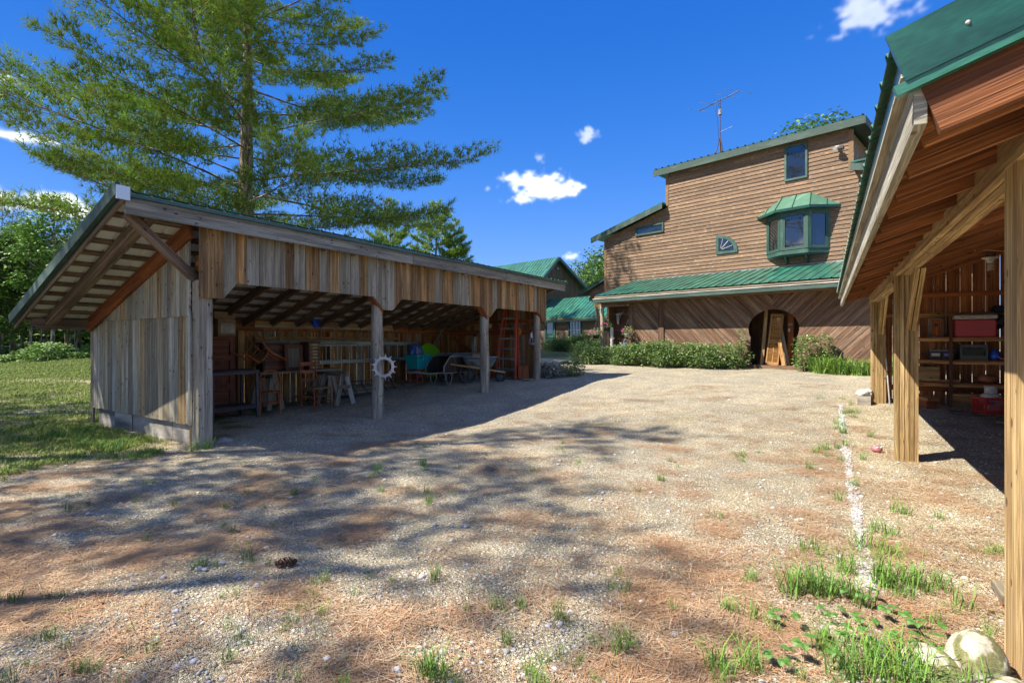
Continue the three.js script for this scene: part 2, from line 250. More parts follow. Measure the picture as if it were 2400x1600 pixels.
// what lies where: lawn, needles, sand (0..1)
function cover(x, Z) {
  const n1 = fbm(x * 0.55 + 20, Z * 0.55 + 20, 8, 4), n2 = fbm(x * 1.9 + 50, Z * 1.9 + 50, 12, 4), n3 = fbm(x * 0.3 + 9, Z * 0.3 + 70, 15, 3);
  const edge = -4.75 + (n1 - 0.5) * 2.2 - smooth(7.4, 4.4, Z) * 2.2;
  let lawn = smooth(0.5, -0.5, x - edge + (n2 - 0.5) * 1.5) * smooth(3.2, 5.2, Z + (n2 - 0.5) * 2) * (1 - 0.75 * smooth(0.44, 0.58, n3 * 0.4 + n2 * 0.6) * smooth(20, 11, Z));
  const path = Math.exp(-Math.pow((Z + x * 0.06 - 18.2 + (n1 - 0.5) * 2) / 1.3, 2)) * (x < -6 ? 1 : 0);
  lawn *= 1 - 0.9 * path;
  const wing = smooth(25.5, 26.4, Z - x * 0.1 + (n2 - 0.5)) * smooth(-3, -1.2, x) * smooth(60, 50, Z);
  lawn = Math.max(lawn, wing, smooth(40, 46, Z));
  if (x > 0.8 && x < 5.2 && Z > 8 && Z < 11) lawn = Math.max(lawn, 0.5 * smooth(0.42, 0.58, n2) * smooth(0.8, 1.6, x) * smooth(5.2, 4.2, x) * Math.exp(-Math.pow((Z - 9.2 - (x - 3) * 0.12) / 0.3, 2)));
  const drip = 0.852 * (x - 2.356) - 0.5236 * (Z - 2.45);           // distance inwards from the posts of the open shed on the right
  const n4 = fbm(x * 2.2 + Z * 0.9 + 11, Z * 4.6 - x * 0.8 + 31, 23, 4);
  let needle = smooth(0.50, 0.66, n4 * 0.62 + n1 * 0.38) * (1 - lawn) * smooth(15, 9, Z);
  needle = Math.max(needle, smooth(0.44, 0.62, n4) * smooth(-2.6, -1.3, drip) * smooth(0.9, 0.2, drip) * smooth(12, 8, Z) * 0.8);
  const shedZ = 0.835 * (x + 4.44) - 0.55 * (Z - 7.35);
  needle *= 1 - 0.85 * smooth(0.9, 0.2, shedZ) * (x > -8 && Z > 6.5 ? 1 : 0);
  const sand = clamp(Math.max(0.25 + 0.5 * smooth(0.45, 0.62, n2), smooth(-1.0, -0.3, drip) * smooth(0.8, 0.3, drip), smooth(0.52, 0.7, n1) * smooth(8.5, 12, Z) * 0.8));
  return { lawn, needle: clamp(needle), sand, n1, n2, path };
}
// ---------------------------------------------------------------- the ground
{
  const G = 1024, jit = (seed, n) => { const a = []; for (let i = 0; i < n * n; i++) a.push([hash(i, 1, seed), hash(i, 2, seed), hash(i, 3, seed), hash(i, 4, seed)]); return a; };
  const mk = (n, seed) => { const J = jit(seed, n); return (u, v) => { const x = u * n, y = v * n, xi = Math.floor(x), yi = Math.floor(y); let d1 = 9, d2 = 9, id = 0; for (let j = -1; j < 2; j++) for (let i = -1; i < 2; i++) { const cx = ((xi + i) % n + n) % n, cy = ((yi + j) % n + n) % n, q = J[cy * n + cx], dx = xi + i + q[0] - x, dy = yi + j + q[1] - y, d = dx * dx + dy * dy; if (d < d1) { d2 = d1; d1 = d; id = cy * n + cx; } else if (d < d2) d2 = d; } return [Math.sqrt(d1), Math.sqrt(d2), J[id][2], J[id][3]]; }; };
  const c1 = mk(84, 3), c2 = mk(190, 9);
  const hgt = new Float32Array(G * G);
  const map = tex(G, G, (u, v, i, j) => {
    const a = c1(u, v), b = c2(u, v), big = a[2] > 0.74 ? smooth(0.0, 0.22, a[1] - a[0]) * smooth(0.55, 0.25, a[0]) : 0, sm = smooth(0.02, 0.25, b[1] - b[0]);
    const dust = fbm(u * 12, v * 12, 33, 5, 12), fine = vnoise(u * 400, v * 400, 35, 400);
    const st = big > 0.3 ? lerp(0.62, 1.0, a[3]) : lerp(0.46, 0.92, b[3]);
    const gap = 0.36 + 0.24 * dust, k = lerp(gap, st, Math.max(big, sm * 0.85)) * (0.9 + 0.2 * fine), warm = lerp(0.93, 1.0, big > 0.3 ? a[2] : b[2]);
    hgt[j * G + i] = clamp(0.25 + 0.55 * big * Math.sqrt(Math.max(0, 1 - a[0] * a[0] * 2)) + 0.28 * sm + 0.1 * (fine - 0.5));
    return [k, k * (0.975 + 0.02 * warm), k * 0.95 * warm];
  });
  const bump = tex(G, G, (u, v, i, j) => { const q = hgt[j * G + i]; return [q, q, q]; }, false);
  // ground sheet: fine near the camera, coarse to the horizon
  const axis = (lo, hi, step, out) => { const a = []; for (let x = lo; x <= hi + 1e-6; x += step) a.push(x); let s = step, x = hi; while (x < out) { s *= 1.22; x += s; a.push(x); } s = step; x = lo; while (x > -out) { s *= 1.22; x -= s; a.unshift(x); } return a; };
  const xs = axis(-9, 11, 0.09, 600), zs = axis(0.2, 19, 0.09, 600);
  const pos = [], col = [], uv = [], idx = [];
  for (const Z of zs) for (const x of xs) {
    const near = Math.max(Math.abs(x), Math.abs(Z - 8)) < 14, c = cover(x, Z);
    pos.push(x, groundY(x, Z) + (near ? (fbm(x * 6 + 9, Z * 6 + 9, 71, 3) - 0.5) * 0.022 : 0), -Z); uv.push(x / 1.9, Z / 1.9);
    const v = 0.85 + 0.3 * fbm(x * 3 + 30, Z * 3 + 30, 81, 3);
    const gr = [0.51, 0.455, 0.385], sa = [0.68, 0.585, 0.45], nd = [0.43, 0.31, 0.20], lw = [0.20, 0.24, 0.06], dryl = [0.38, 0.29, 0.15];
    const ln = c.n2 > 0.50 && Z < 20 ? dryl : lw, p = [];
    for (let k = 0; k < 3; k++) { let q = lerp(gr[k], sa[k], c.sand); q = lerp(q, sa[k], c.path); q = lerp(q, nd[k], c.needle * 0.28); q = lerp(q, lerp(lw[k], ln[k], 0.8), c.lawn); p.push(q * v * 1.85); }
    col.push(...p);
  }
  const n = xs.length;
  for (let j = 0; j + 1 < zs.length; j++) for (let i = 0; i + 1 < n; i++) { const a = j * n + i; idx.push(a, a + 1, a + n, a + 1, a + n + 1, a + n); }
  const g = new THREE.BufferGeometry(); g.setAttribute('position', new THREE.Float32BufferAttribute(pos, 3)); g.setAttribute('color', new THREE.Float32BufferAttribute(col, 3)); g.setAttribute('uv', new THREE.Float32BufferAttribute(uv, 2)); g.setIndex(idx); g.computeVertexNormals();
  const m = new THREE.Mesh(g, std({ map, bumpMap: bump, bumpScale: 0.028, vertexColors: true, roughness: 0.95 })); m.name = 'ground'; m.receiveShadow = true; m.userData.kind = 'structure'; scene.add(m);
}
// scatter helpers: InstancedMesh of small matter that nobody could count
function scatter(name, geo, mat, label, category, list) {
  const im = shadows(new THREE.InstancedMesh(geo, mat, list.length)), o = new THREE.Object3D(), c = new THREE.Color();
  list.forEach((q, i) => { o.position.set(q.x, q.y, -q.Z); o.rotation.set(q.rx || 0, q.ry || 0, q.rz || 0); o.scale.set(q.s * (q.sx || 1), q.s * (q.sy || 1), q.s * (q.sz || 1)); o.updateMatrix(); im.setMatrixAt(i, o.matrix); if (q.c) im.setColorAt(i, c.setRGB(...q.c)); });
  im.name = numbered(name); scene.add(im); return tag(im, label, category, null, 'stuff');
}
function bladeGeo(n, len, w, spread, lean, seed, tone = 0.25) {
  const r = rng(seed), pos = [], col = [];
  for (let i = 0; i < n; i++) {
    const a = r() * 6.283, d = Math.sqrt(r()) * spread, x = Math.cos(a) * d, z = Math.sin(a) * d, b = r() * 6.283, L = len * (0.5 + r() * 0.7), ln = lean * (0.3 + r()), dx = Math.cos(b), dz = Math.sin(b), ww = w * (0.7 + r() * 0.6), px = -dz * ww, pz = dx * ww;
    const m = [x + dx * ln * L * 0.35, L * 0.6, z + dz * ln * L * 0.35], t = [x + dx * ln * L, L * (1 - ln * 0.3), z + dz * ln * L], k = 1 - tone / 2 + tone * r(), yel = r() < 0.10 ? [1.6, 1.25, 0.9] : [1, 1, 1];
    const A = [x - px, 0, z - pz], B = [x + px, 0, z + pz], C = [m[0] - px * 0.75, m[1], m[2] - pz * 0.75], D = [m[0] + px * 0.75, m[1], m[2] + pz * 0.75];
    for (const p of [A, B, D, A, D, C, C, D, t]) { pos.push(...p); col.push(k * yel[0], k * yel[1], k * yel[2]); }
  }
  const g = new THREE.BufferGeometry(); g.setAttribute('position', new THREE.Float32BufferAttribute(pos, 3)); g.setAttribute('color', new THREE.Float32BufferAttribute(col, 3)); g.computeVertexNormals(); return g;
}
{
  const r = rng(404), inFrame = (x, Z) => Z > 1.9 && Math.abs(x) < Z * 1.15 + 0.6;
  // gravel stones lying on the surface
  const stone = blob(1, 4, 1, 0.6, 0.85, 0.3, 1), st = [];
  for (let i = 0; i < 24000; i++) {
    const Z = 1.8 + Math.pow(r(), 1.7) * 14, x = (r() * 2 - 1) * (Z * 1.1 + 0.5); if (x > 9) continue;
    const c = cover(x, Z); if (r() < c.lawn * 0.95 || r() < c.needle * 0.5) continue;
    const big = r() < 0.035, s = big ? 0.011 + r() * 0.014 : 0.004 + r() * 0.007, k = 0.26 + r() * 0.26, w = r();
    st.push({ x, Z, y: groundY(x, Z) + s * 0.15, s, ry: r() * 6.3, rx: (r() - 0.5) * 0.6, c: [k, k * (0.94 + 0.04 * w), k * (0.84 + 0.14 * w)] });
  }
  scatter('gravel', stone, std({ roughness: 0.9 }), 'loose grey and tan stones strewn over the gravel yard', 'gravel', st);
  // white drip-line pebbles under the eave of the open shed
  const dl = [];
  for (let i = 0; i < 4200; i++) {
    const t = -1.4 + Math.pow(r(), 1.15) * 9.6, o = -0.5 + (r() + r() + r() - 1.5) * (0.045 + 0.015 * Math.sin(t * 3)), x = 2.356 + 0.5236 * t + 0.852 * o, Z = 2.45 + 0.852 * t - 0.5236 * o;
    if (Z < 1.9 || fbm(t * 2.3 + 7, 3, 19, 3) < 0.27) continue; const s = 0.005 + r() * 0.009 + (r() < 0.03 ? 0.01 : 0), k = 0.26 + r() * 0.24; dl.push({ x, Z, y: groundY(x, Z) + s * 0.3, s, ry: r() * 6.3, rx: r() - 0.5, c: [k, k * 0.98, k * 0.95] });
  }
  scatter('drip_pebbles', stone, std({ roughness: 0.85 }), 'narrow line of pale pebbles washed out below the eave', 'pebbles', dl);
  // fallen pine needles
  const nr = rng(9), np = [];
  for (let i = 0; i < 34; i++) { const a = nr() * 6.283, d = Math.sqrt(nr()) * 0.13, x = Math.cos(a) * d, z = Math.sin(a) * d, b = nr() * 6.283, L = 0.03 + nr() * 0.035, y = 0.003 + nr() * 0.010, ty = (nr() - 0.5) * 0.012, px = -Math.sin(b) * 0.0016, pz = Math.cos(b) * 0.0016, dx = Math.cos(b) * L, dz = Math.sin(b) * L; np.push([[x - dx - px, y - ty, z - dz - pz], [x - dx + px, y - ty, z - dz + pz], [x + dx, y + ty, z + dz]]); }
  const nl = [];
  for (let i = 0; i < 30000; i++) { const Z = 1.8 + Math.pow(r(), 1.5) * 11, x = (r() * 2 - 1) * (Z * 1.1 + 0.5); if (x > 8) continue; const c = cover(x, Z); if (r() > (0.10 + 0.9 * c.needle) * smooth(0.33, 0.60, fbm(x * 5 + 3, Z * 5 + 8, 117, 3)) || r() < c.lawn * 0.5) continue; const k = 0.7 + r() * 0.6; nl.push({ x, Z, y: groundY(x, Z) + 0.004, s: 0.7 + r() * 0.7, ry: r() * 6.3, c: r() < 0.35 ? [0.46 * k, 0.34 * k, 0.215 * k] : [0.36 * k, 0.205 * k, 0.105 * k] }); }
  scatter('pine_needles', tri(np), std({ roughness: 0.8 }), 'rust brown fallen pine needles lying in drifts on the gravel', 'needles', nl);
  // grass: lawn on the left, strays in the gravel, a rank patch at the drip line
  const gm = phys({ vertexColors: true, color: lin(1, 1, 1), roughness: 0.75, transmission: 0.0, side: THREE.DoubleSide });
  const tuft = bladeGeo(16, 0.07, 0.0034, 0.08, 0.75, 31), lg = [];
  for (let i = 0; i < 60000; i++) { const Z = 3.6 + Math.pow(r(), 1.5) * 30, x = -3.5 - r() * (Z * 1.15 - 2.5 > 0 ? Z * 1.15 - 2.5 : 0.5); const c = cover(x, Z); if (r() > c.lawn * 0.9) continue; const shedX = 0.55 * (x + 4.44) + 0.835 * (Z - 7.35), shedZ = 0.835 * (x + 4.44) - 0.55 * (Z - 7.35); if (shedX > -0.1 && shedX < 9.8 && shedZ < 0.05 && shedZ > -3.8) continue; const k = 0.75 + r() * 0.5, f = smooth(9, 20, Z); lg.push({ x, Z, y: groundY(x, Z) - 0.005, s: (0.55 + r() * 0.6) * (1 + f * 0.6), ry: r() * 6.3, c: [0.20 * k, 0.27 * k, 0.05 * k] }); }
  scatter('lawn_grass', tuft, gm, 'short patchy grass of the lawn beside the weathered shed', 'grass', lg);
  const tall = bladeGeo(22, 0.30, 0.0042, 0.10, 0.7, 33, 0.35), tg = [], clump = (x, Z, rad, n, h, dark = 1) => { for (let i = 0; i < n; i++) { const a = r() * 6.3, d = Math.sqrt(r()) * rad, k = (0.7 + r() * 0.6) * dark; tg.push({ x: x + Math.cos(a) * d, Z: Z + Math.sin(a) * d, y: groundY(x, Z) - 0.01, s: h * (0.5 + r() * 0.8), ry: r() * 6.3, c: [0.115 * k, 0.235 * k, 0.032 * k] }); } };
  for (let i = 0; i < 16; i++) { const t = r() * 1; clump(-4.8 - t * 3.0, 7.0 + t * 1.9 - 0.3, 0.3, 5, 0.5); }                       // along the shed's footing
  clump(-4.35, 7.1, 0.14, 7, 0.6); clump(-1.1, 6.1, 0.08, 3, 0.4);
  for (const [x, Z, rad, n, h] of [[1.75, 3.1, 0.13, 10, 0.6], [1.95, 2.95, 0.1, 8, 0.6], [2.28, 3.2, 0.22, 14, 0.6], [2.5, 3.0, 0.2, 10, 0.55], [1.55, 2.38, 0.16, 12, 0.55], [1.75, 2.3, 0.16, 12, 0.6], [1.95, 2.3, 0.12, 8, 0.55], [1.1, 2.35, 0.08, 3, 0.45], [1.35, 2.75, 0.07, 4, 0.4], [0.95, 2.3, 0.06, 3, 0.5], [1.5, 3.2, 0.06, 4, 0.4], [2.6, 3.7, 0.14, 6, 0.55], [2.9, 4.0, 0.08, 4, 0.5], [3.4, 4.4, 0.08, 3, 0.5], [2.1, 3.65, 0.1, 6, 0.4], [0.55, 2.5, 0.08, 4, 0.45], [0.15, 2.25, 0.1, 5, 0.4], [-0.35, 2.3, 0.1, 6, 0.4], [-1.2, 2.9, 0.12, 5, 0.3]]) clump(x, Z, rad, n, h);
  for (let i = 0; i < 420; i++) { const Z = 2.1 + Math.pow(r(), 1.3) * 5.5, x = (r() * 2 - 1) * (Z * 1.02), c = cover(x, Z); if (c.lawn < 0.02 && fbm(x * 0.8 + 3, Z * 0.8 + 90, 99, 3) < 0.47) continue; if (x > 3.6) continue; clump(x, Z, 0.06, 1 + Math.floor(r() * 3), 0.12 + r() * 0.22, 0.95); }
  for (let i = 0; i < 26; i++) { const t = 2 + r() * 7, o = -0.5 + (r() - 0.5) * 0.9; clump(2.356 + 0.5236 * t + 0.852 * o, 2.45 + 0.852 * t - 0.5236 * o, 0.05, 2, 0.4); }
  scatter('wild_grass', tall, gm, 'ragged tufts of wild grass sprouting through gravel and needles', 'grass', tg);
}
// ---------------------------------------------------------------- the long open-fronted shed (local x along its front, z out of it)
const SH_T = Math.atan2(0.835, 0.55), SHP = [-4.44, 0, -7.35];
const shW = (x, z) => { const X = -4.44 + 0.55 * x + 0.835 * z, Z = 7.35 + 0.835 * x - 0.55 * z; return [X, Z]; };
const shG = (x, z) => groundY(...shW(x, z));
const shAt = (x, z, y) => { const [X, Z] = shW(x, z); return [X, y === undefined ? groundY(X, Z) : y, -Z]; };
const roofY = z => 3.36 - 0.34 * (0.3 - z);
{
  const s = thing('open_shed', 'long open-fronted grey plank shed with a single-slope green metal roof', 'shed', SHP, SH_T);
  const X = V(1, 0, 0), Y = V(0, 1, 0), Z = V(0, 0, 1), NX = V(-1, 0, 0);
  // footing under the end wall
  for (let i = 0; i < 5; i++) part(s, 'concrete_block', bx(0.16, 0.42, 0.70, 0.02 + rr(-0.008, 0.008), 0.10, -0.42 - i * 0.715), M.concrete);
  // posts: hewn corner, round poles
  const pole = (x, z, r, top, seed, wob = 0.22) => { const y0 = shG(x, z) - 0.12; return part(s, 'post', sweep([V(x, y0, z), V(x + 0.012, lerp(y0, top, 0.35), z), V(x - 0.012, lerp(y0, top, 0.7), z), V(x, top, z)], [r * 1.06, r, r * 0.98, r * 0.93], 14, wob, seed), pick(M.pole)); };
  part(s, 'post', bx(0.19, 2.5, 0.19, 0.0, 1.12, -0.02), M.pole[0]);
  pole(3.27, -0.02, 0.115, 2.42, 5); pole(6.82, -0.02, 0.115, 2.42, 9, 0.3); pole(9.45, -0.02, 0.105, 2.5, 13, 0.3);
  part(s, 'post', bx(0.14, 2.9, 0.14, 9.64, 1.5, -0.12), M.rear[0]);
  for (const x of [0.06, 2.5, 4.9, 7.3, 9.58]) part(s, 'post', bx(0.13, 1.95, 0.13, x, 0.93 + shG(x, -3.6) * 0.5, -3.62), M.rear[3]);
  // header, plates and rafters
  part(s, 'header_beam', bx(9.7, 0.22, 0.14, 4.8, 2.62, -0.06), M.rear[1]);
  part(s, 'plate_beam', bx(9.5, 0.19, 0.11, 4.8, 1.84, -3.58), M.beam);
  const slope = Math.atan(0.34), raf = (x, w, h, mat, z0 = 0.22, z1 = -3.95) => part(s, 'rafter', bar([x, roofY(z0) - 0.075 - h / 2, z0], [x, roofY(z1) - 0.075 - h / 2, z1], w, h), mat);
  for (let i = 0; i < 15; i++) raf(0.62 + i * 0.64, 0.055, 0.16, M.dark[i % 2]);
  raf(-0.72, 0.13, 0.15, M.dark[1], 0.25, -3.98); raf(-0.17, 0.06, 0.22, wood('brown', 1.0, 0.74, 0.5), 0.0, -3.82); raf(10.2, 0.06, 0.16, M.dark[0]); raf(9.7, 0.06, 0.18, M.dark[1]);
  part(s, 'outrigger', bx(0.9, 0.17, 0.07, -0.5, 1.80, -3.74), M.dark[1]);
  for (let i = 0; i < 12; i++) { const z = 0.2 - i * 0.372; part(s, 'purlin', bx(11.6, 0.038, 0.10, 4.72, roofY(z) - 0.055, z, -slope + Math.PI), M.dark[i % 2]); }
  // roof sheets
  const S = V(0, -Math.sin(slope), -Math.cos(slope)), N = V(0, Math.cos(slope), -Math.sin(slope)), L = 4.42 / Math.cos(slope) * 1.0;
  for (let i = 0; i < 13; i++) part(s, 'roof_sheet', ribbed(V(-1.12 + i * 0.909, roofY(0.36) - 0.025 + (i % 2) * 0.003, 0.36), X, S, N, 0.925, L, 0.23, 0.02, 0.022), i % 2 ? M.roofGreen : M.roofGreen2);
  // undersides of the sheets are bare metal
  for (let i = 0; i < 13; i++) part(s, 'roof_sheet', ribbed(V(-1.12 + i * 0.909, roofY(0.33) - 0.036 + (i % 2) * 0.003, 0.33), X, S, N, 0.925, L - 0.05, 0.23, 0.02, 0.022, 0.003), M.galvUnder);
  // fascia boards and rake trim
  for (const [a, b, m] of [[-1.06, 3.9, 0], [3.91, 7.3, 1], [7.31, 10.6, 0]]) part(s, 'fascia_board', bx(b - a, 0.205, 0.03, (a + b) / 2, 3.175, 0.315), M.fascia[m]);
  part(s, 'drip_edge', bx(11.7, 0.035, 0.05, 4.75, 3.298, 0.345), M.trimDark);
  const rk = (x, w, h, dy, m, nm) => part(s, nm, bar([x, roofY(0.37) + dy, 0.37], [x, roofY(-4.02) + dy, -4.02], w, h), m);
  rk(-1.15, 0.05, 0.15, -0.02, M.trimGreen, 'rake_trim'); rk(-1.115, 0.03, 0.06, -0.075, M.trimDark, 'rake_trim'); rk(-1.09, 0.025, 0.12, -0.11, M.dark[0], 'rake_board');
  part(s, 'rake_cap', bx(0.14, 0.165, 0.02, -1.115, 3.30, 0.415), M.silver); rk(10.63, 0.04, 0.12, -0.02, M.trimDark, 'rake_trim');
  // front valance: every board cut over the posts
  const foot = x => { let y = 2.36; for (const [c, a, b, lo] of [[0.06, 0.16, 0.36, 2.12], [3.42, 0.13, 0.36, 2.12], [6.83, 0.03, 0.33, 2.11]]) y = Math.min(y, lerp(lo, 2.36, clamp((Math.abs(x - c) - a) / (b - a)))); if (x > 9.28) y = Math.min(y, lerp(2.36, 1.97, (x - 9.28) / 0.46)); return y; };
  for (let x = -0.11; x < 9.74;) { let w = rr(0.15, 0.27); if (x < 0) w = 0.34; if (x + w > 9.65) w = 9.75 - x; const rows = []; for (const t of [0, 0.25, 0.5, 0.75, 1]) { const q = lerp(0.002, w - 0.004, t); rows.push([q, foot(x + q), 3.26]); } part(s, 'valance_board', ruled(rows, V(x, 0, 0.105 + rr(0, 0.006)), Y, X, Z, 0.022), pick(M.val)); x += w; }
  for (const [xa, xb] of [[3.03, 3.31], [6.48, 6.8], [9.25, 9.62]]) part(s, 'corner_brace', bar([xa, 2.4, 0.03], [xb, 2.06, 0.03], 0.14, 0.03), M.orange);
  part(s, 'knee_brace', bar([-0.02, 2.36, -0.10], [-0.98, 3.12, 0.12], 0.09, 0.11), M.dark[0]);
  // end wall facing the lawn: two tiers of upright boards
  const under = z => roofY(z) - 0.26;
  for (const tier of [0, 1]) for (let z = -0.10; z > -3.70;) {
    let w = rr(0.105, 0.215); if (z - w < -3.62) w = z + 3.74; const x0 = tier ? -0.115 : -0.085, rows = [0, 1].map(t => { const q = t * (w - 0.005), zz = z - q; return tier ? [q, 1.86 + zz * 0.0 + rr(-0.006, 0.006), Math.max(1.9, under(zz))] : [q, 0.30 + rr(-0.008, 0.008), 1.93]; });
    if (rows[0][2] - rows[0][1] > 0.05) part(s, 'wall_board', ruled(rows, V(x0 - rr(0, 0.005), 0, z), Y, V(0, 0, -1), NX, 0.022), pick(M.grey)); z -= w;
  }
  part(s, 'corner_strip', bx(0.012, 1.62, 0.05, -0.145, 1.11, -0.085), M.alu);
  part(s, 'corner_board', bx(0.03, 1.85, 0.12, -0.10, 0.95, -3.80), M.grey[3]);
  part(s, 'foot_board', bx(0.04, 0.55, 0.12, -0.07, 0.12, -0.14), M.fresh[1]);
  // rear wall boards, far end wall boards and their rails
  for (let x = 0; x < 9.7;) { const w = Math.min(rr(0.16, 0.27), 9.72 - x), y0 = shG(x, -3.75) - 0.05; part(s, 'wall_board', bx(w - 0.012, 2.08 - y0, 0.022, x + w / 2, (2.08 + y0) / 2, -3.70 - rr(0, 0.008)), pick(M.rear)); x += w; }
  for (let z = -0.25; z > -3.66;) { const w = Math.min(rr(0.16, 0.26), z + 3.70), y0 = shG(9.7, z) - 0.05, y1 = roofY(z) - 0.22; part(s, 'wall_board', bx(0.022, y1 - y0, w - 0.008, 9.73 + rr(0, 0.006), (y0 + y1) / 2, z - w / 2), pick(M.rear)); z -= w; }
  part(s, 'wall_rail', bx(0.05, 0.14, 3.4, 9.66, 1.78, -1.9), M.orange); part(s, 'wall_rail', bx(0.05, 0.10, 3.4, 9.66, 2.12, -1.9), M.beam);
  part(s, 'wall_brace', bar([9.62, 1.62, -3.4], [9.62, 0.75, -1.9], 0.05, 0.12), M.beam); part(s, 'wall_brace', bar([8.3, 0.6, -3.52], [9.2, 1.9, -3.52], 0.05, 0.11), M.rear[2]);
  for (let i = 0; i < 6; i++) part(s, 'nailing_block', bx(0.05, 0.16, 0.08, 9.66, 1.93, -0.6 - i * 0.5), M.orange);
}
// ---------------------------------------------------------------- the brown house (local x to the right along its front, z towards the yard)
const HO_T = Math.atan2(-0.713, 0.701), HOP = [10.06, 0, -19.7];
const hoW = (x, z) => [10.06 + 0.701 * x - 0.713 * z, 19.7 - 0.713 * x - 0.701 * z];
const hoAt = (x, z, y) => { const [X, Z] = hoW(x, z); return [X, y === undefined ? groundY(X, Z) : y, -Z]; };
const house = thing('brown_house', 'tall brown clapboard house with green trim, bay window and keyhole doorway', 'house', HOP, HO_T);
{
  const h = house, X = V(1, 0, 0), Y = V(0, 1, 0), Z = V(0, 0, 1);
  // bodies behind the cladding
  const body = M.cornerBoard;
  part(h, 'wall', [poly([[-7.78, 3.28], [-4.86, 3.28], [-4.86, 0.4], [5.75, 0.4], [5.75, 6.7], [2.54, 7.5], [2.54, 8.95], [-4.47, 8.95], [-4.47, 7.5], [-7.78, 6.55]], 0.12, -0.14)], body);
  part(h, 'wall', bx(0.12, 6.2, 8, -7.72, 3.5, -4.14), body); part(h, 'wall', bx(0.12, 1.5, 7, -4.41, 8.2, -3.64), body); part(h, 'wall', bx(13.5, 8.2, 0.12, -1, 4.4, -8.2), body);
  part(h, 'wall', bx(0.12, 6.2, 8, 5.69, 3.5, -4.14), body); part(h, 'wall', bx(0.12, 1.6, 7, 2.44, 8.15, -3.64), body);
  // clapboards
  const wins = [[-6.04, -4.6, 6.42, 6.84], [-2.21, -1.32, 5.1, 5.88], [0.42, 1.2, 7.54, 8.84], [-0.2, 1.88, 4.75, 6.3]];
  const left = y => y > 7.55 ? -4.38 : y > 6.42 ? Math.min(-4.38, -7.7 + (y - 6.42) / 0.262) : -7.7, right = y => y > 7.45 ? 2.49 : Math.min(5.7, 2.6 + (7.55 - y) / 0.262);
  const ex = 0.152; let row = 0;
  for (let y = 3.66; y < 8.9; y += ex, row++) {
    let cuts = [left(y + 0.02)], x = cuts[0] + rr(0.8, 3.6); const r = right(y + 0.1); while (x < r - 0.6) { cuts.push(x); x += rr(1.6, 4.2); } cuts.push(r);
    for (let i = 0; i + 1 < cuts.length; i++) {
      const e0 = i === 0, rows = [0, ex + 0.02].map(w => [w, (e0 ? left(y + w) : cuts[i]) + 0.003, cuts[i + 1] - 0.002]);
      if (rows[1][1] > rows[1][2] - 0.05) continue;
      part(h, 'clapboard', ruled(rows, V(0, y, -0.012), X, Y, Z, 0.012, w => lerp(0.030, 0.002, w / (ex + 0.02))), pick(M.clap));
    }
  }
  part(h, 'corner_board', bx(0.13, 3.1, 0.05, -7.76, 4.95, 0.008), M.cornerBoard); part(h, 'corner_board', bx(0.13, 1.3, 0.05, -4.44, 8.2, 0.008), M.cornerBoard); part(h, 'corner_board', bx(0.15, 1.46, 0.05, 2.56, 8.16, 0.01), M.cornerBoard);
  // roofs: upper level eave, lower slopes on both sides
  const roofSlab = (pts, nm, m, z0, len) => part(h, nm, poly(pts, len, z0), m);
  roofSlab([[-4.98, 9.06], [2.99, 9.06], [2.99, 9.22], [-4.98, 9.22]], 'roof', M.trimDark, -7.6, 7.86);
  part(h, 'fascia_board', bx(4.2, 0.27, 0.045, -2.87, 9.035, 0.285), M.trimGreen); part(h, 'fascia_board', bx(3.78, 0.27, 0.045, 1.125, 9.035, 0.285), M.trimGreen);
  part(h, 'fascia_board', bx(0.045, 0.27, 7.6, 3.02, 9.035, -3.5), M.trimGreen);
  for (let i = 0; i < 27; i++) part(h, 'roof_rib', bx(0.045, 0.03, 0.5, -4.85 + i * 0.3, 9.235, 0.07), M.trimDark);
  for (const sg of [-1, 1]) {
    const a = sg < 0 ? -4.52 : 2.6, b = sg < 0 ? -8.42 : 6.45, ya = 7.62, yb = 6.60;
    part(h, 'roof', sg < 0 ? poly([[b, yb], [a, ya], [a, ya + 0.07], [b, yb + 0.07]], 8, -7.7) : poly([[a, ya], [b, yb], [b, yb + 0.07], [a, ya + 0.07]], 8, -7.7), M.roofGreen);
    part(h, 'fascia_board', sg < 0 ? poly([[b + 0.02, yb - 0.22], [a, ya - 0.22], [a, ya + 0.02], [b, yb + 0.02]], 0.045, 0.30) : poly([[a, ya - 0.22], [b, yb - 0.22], [b, yb + 0.02], [a, ya + 0.02]], 0.045, 0.30), M.trimGreen);
  }
  part(h, 'fascia_board', bx(0.62, 0.17, 0.5, 2.95, 7.55, 0.05), M.trimGreen); part(h, 'roof', bx(0.66, 0.06, 0.56, 2.95, 7.67, 0.05), M.roofGreen);
  // right flank of the upper storey: slanting boards
  for (let i = 0; i < 12; i++) part(h, 'slant_board', bar([2.535, 7.5 - 0.3 + i * 0.16, 0.0], [2.535, 7.5 - 0.3 + i * 0.16 - 1.1, -1.6], 0.022, 0.11), M.grey[3]);
  // plain windows
  const win = (x0, x1, y0, y1, nm = 'window') => { const f = part(h, nm, [bx(x1 - x0, 0.07, 0.08, (x0 + x1) / 2, y1 - 0.035, 0.035), bx(x1 - x0, 0.07, 0.08, (x0 + x1) / 2, y0 + 0.035, 0.035), bx(0.07, y1 - y0 - 0.14, 0.08, x0 + 0.035, (y0 + y1) / 2, 0.035), bx(0.07, y1 - y0 - 0.14, 0.08, x1 - 0.035, (y0 + y1) / 2, 0.035)], M.sashGreen); part(f, 'pane', bx(x1 - x0 - 0.12, y1 - y0 - 0.12, 0.012, (x0 + x1) / 2, (y0 + y1) / 2, 0.036), M.glass); return f; };
  win(-6.04, -4.6, 6.42, 6.84); win(0.42, 1.2, 7.54, 8.86);
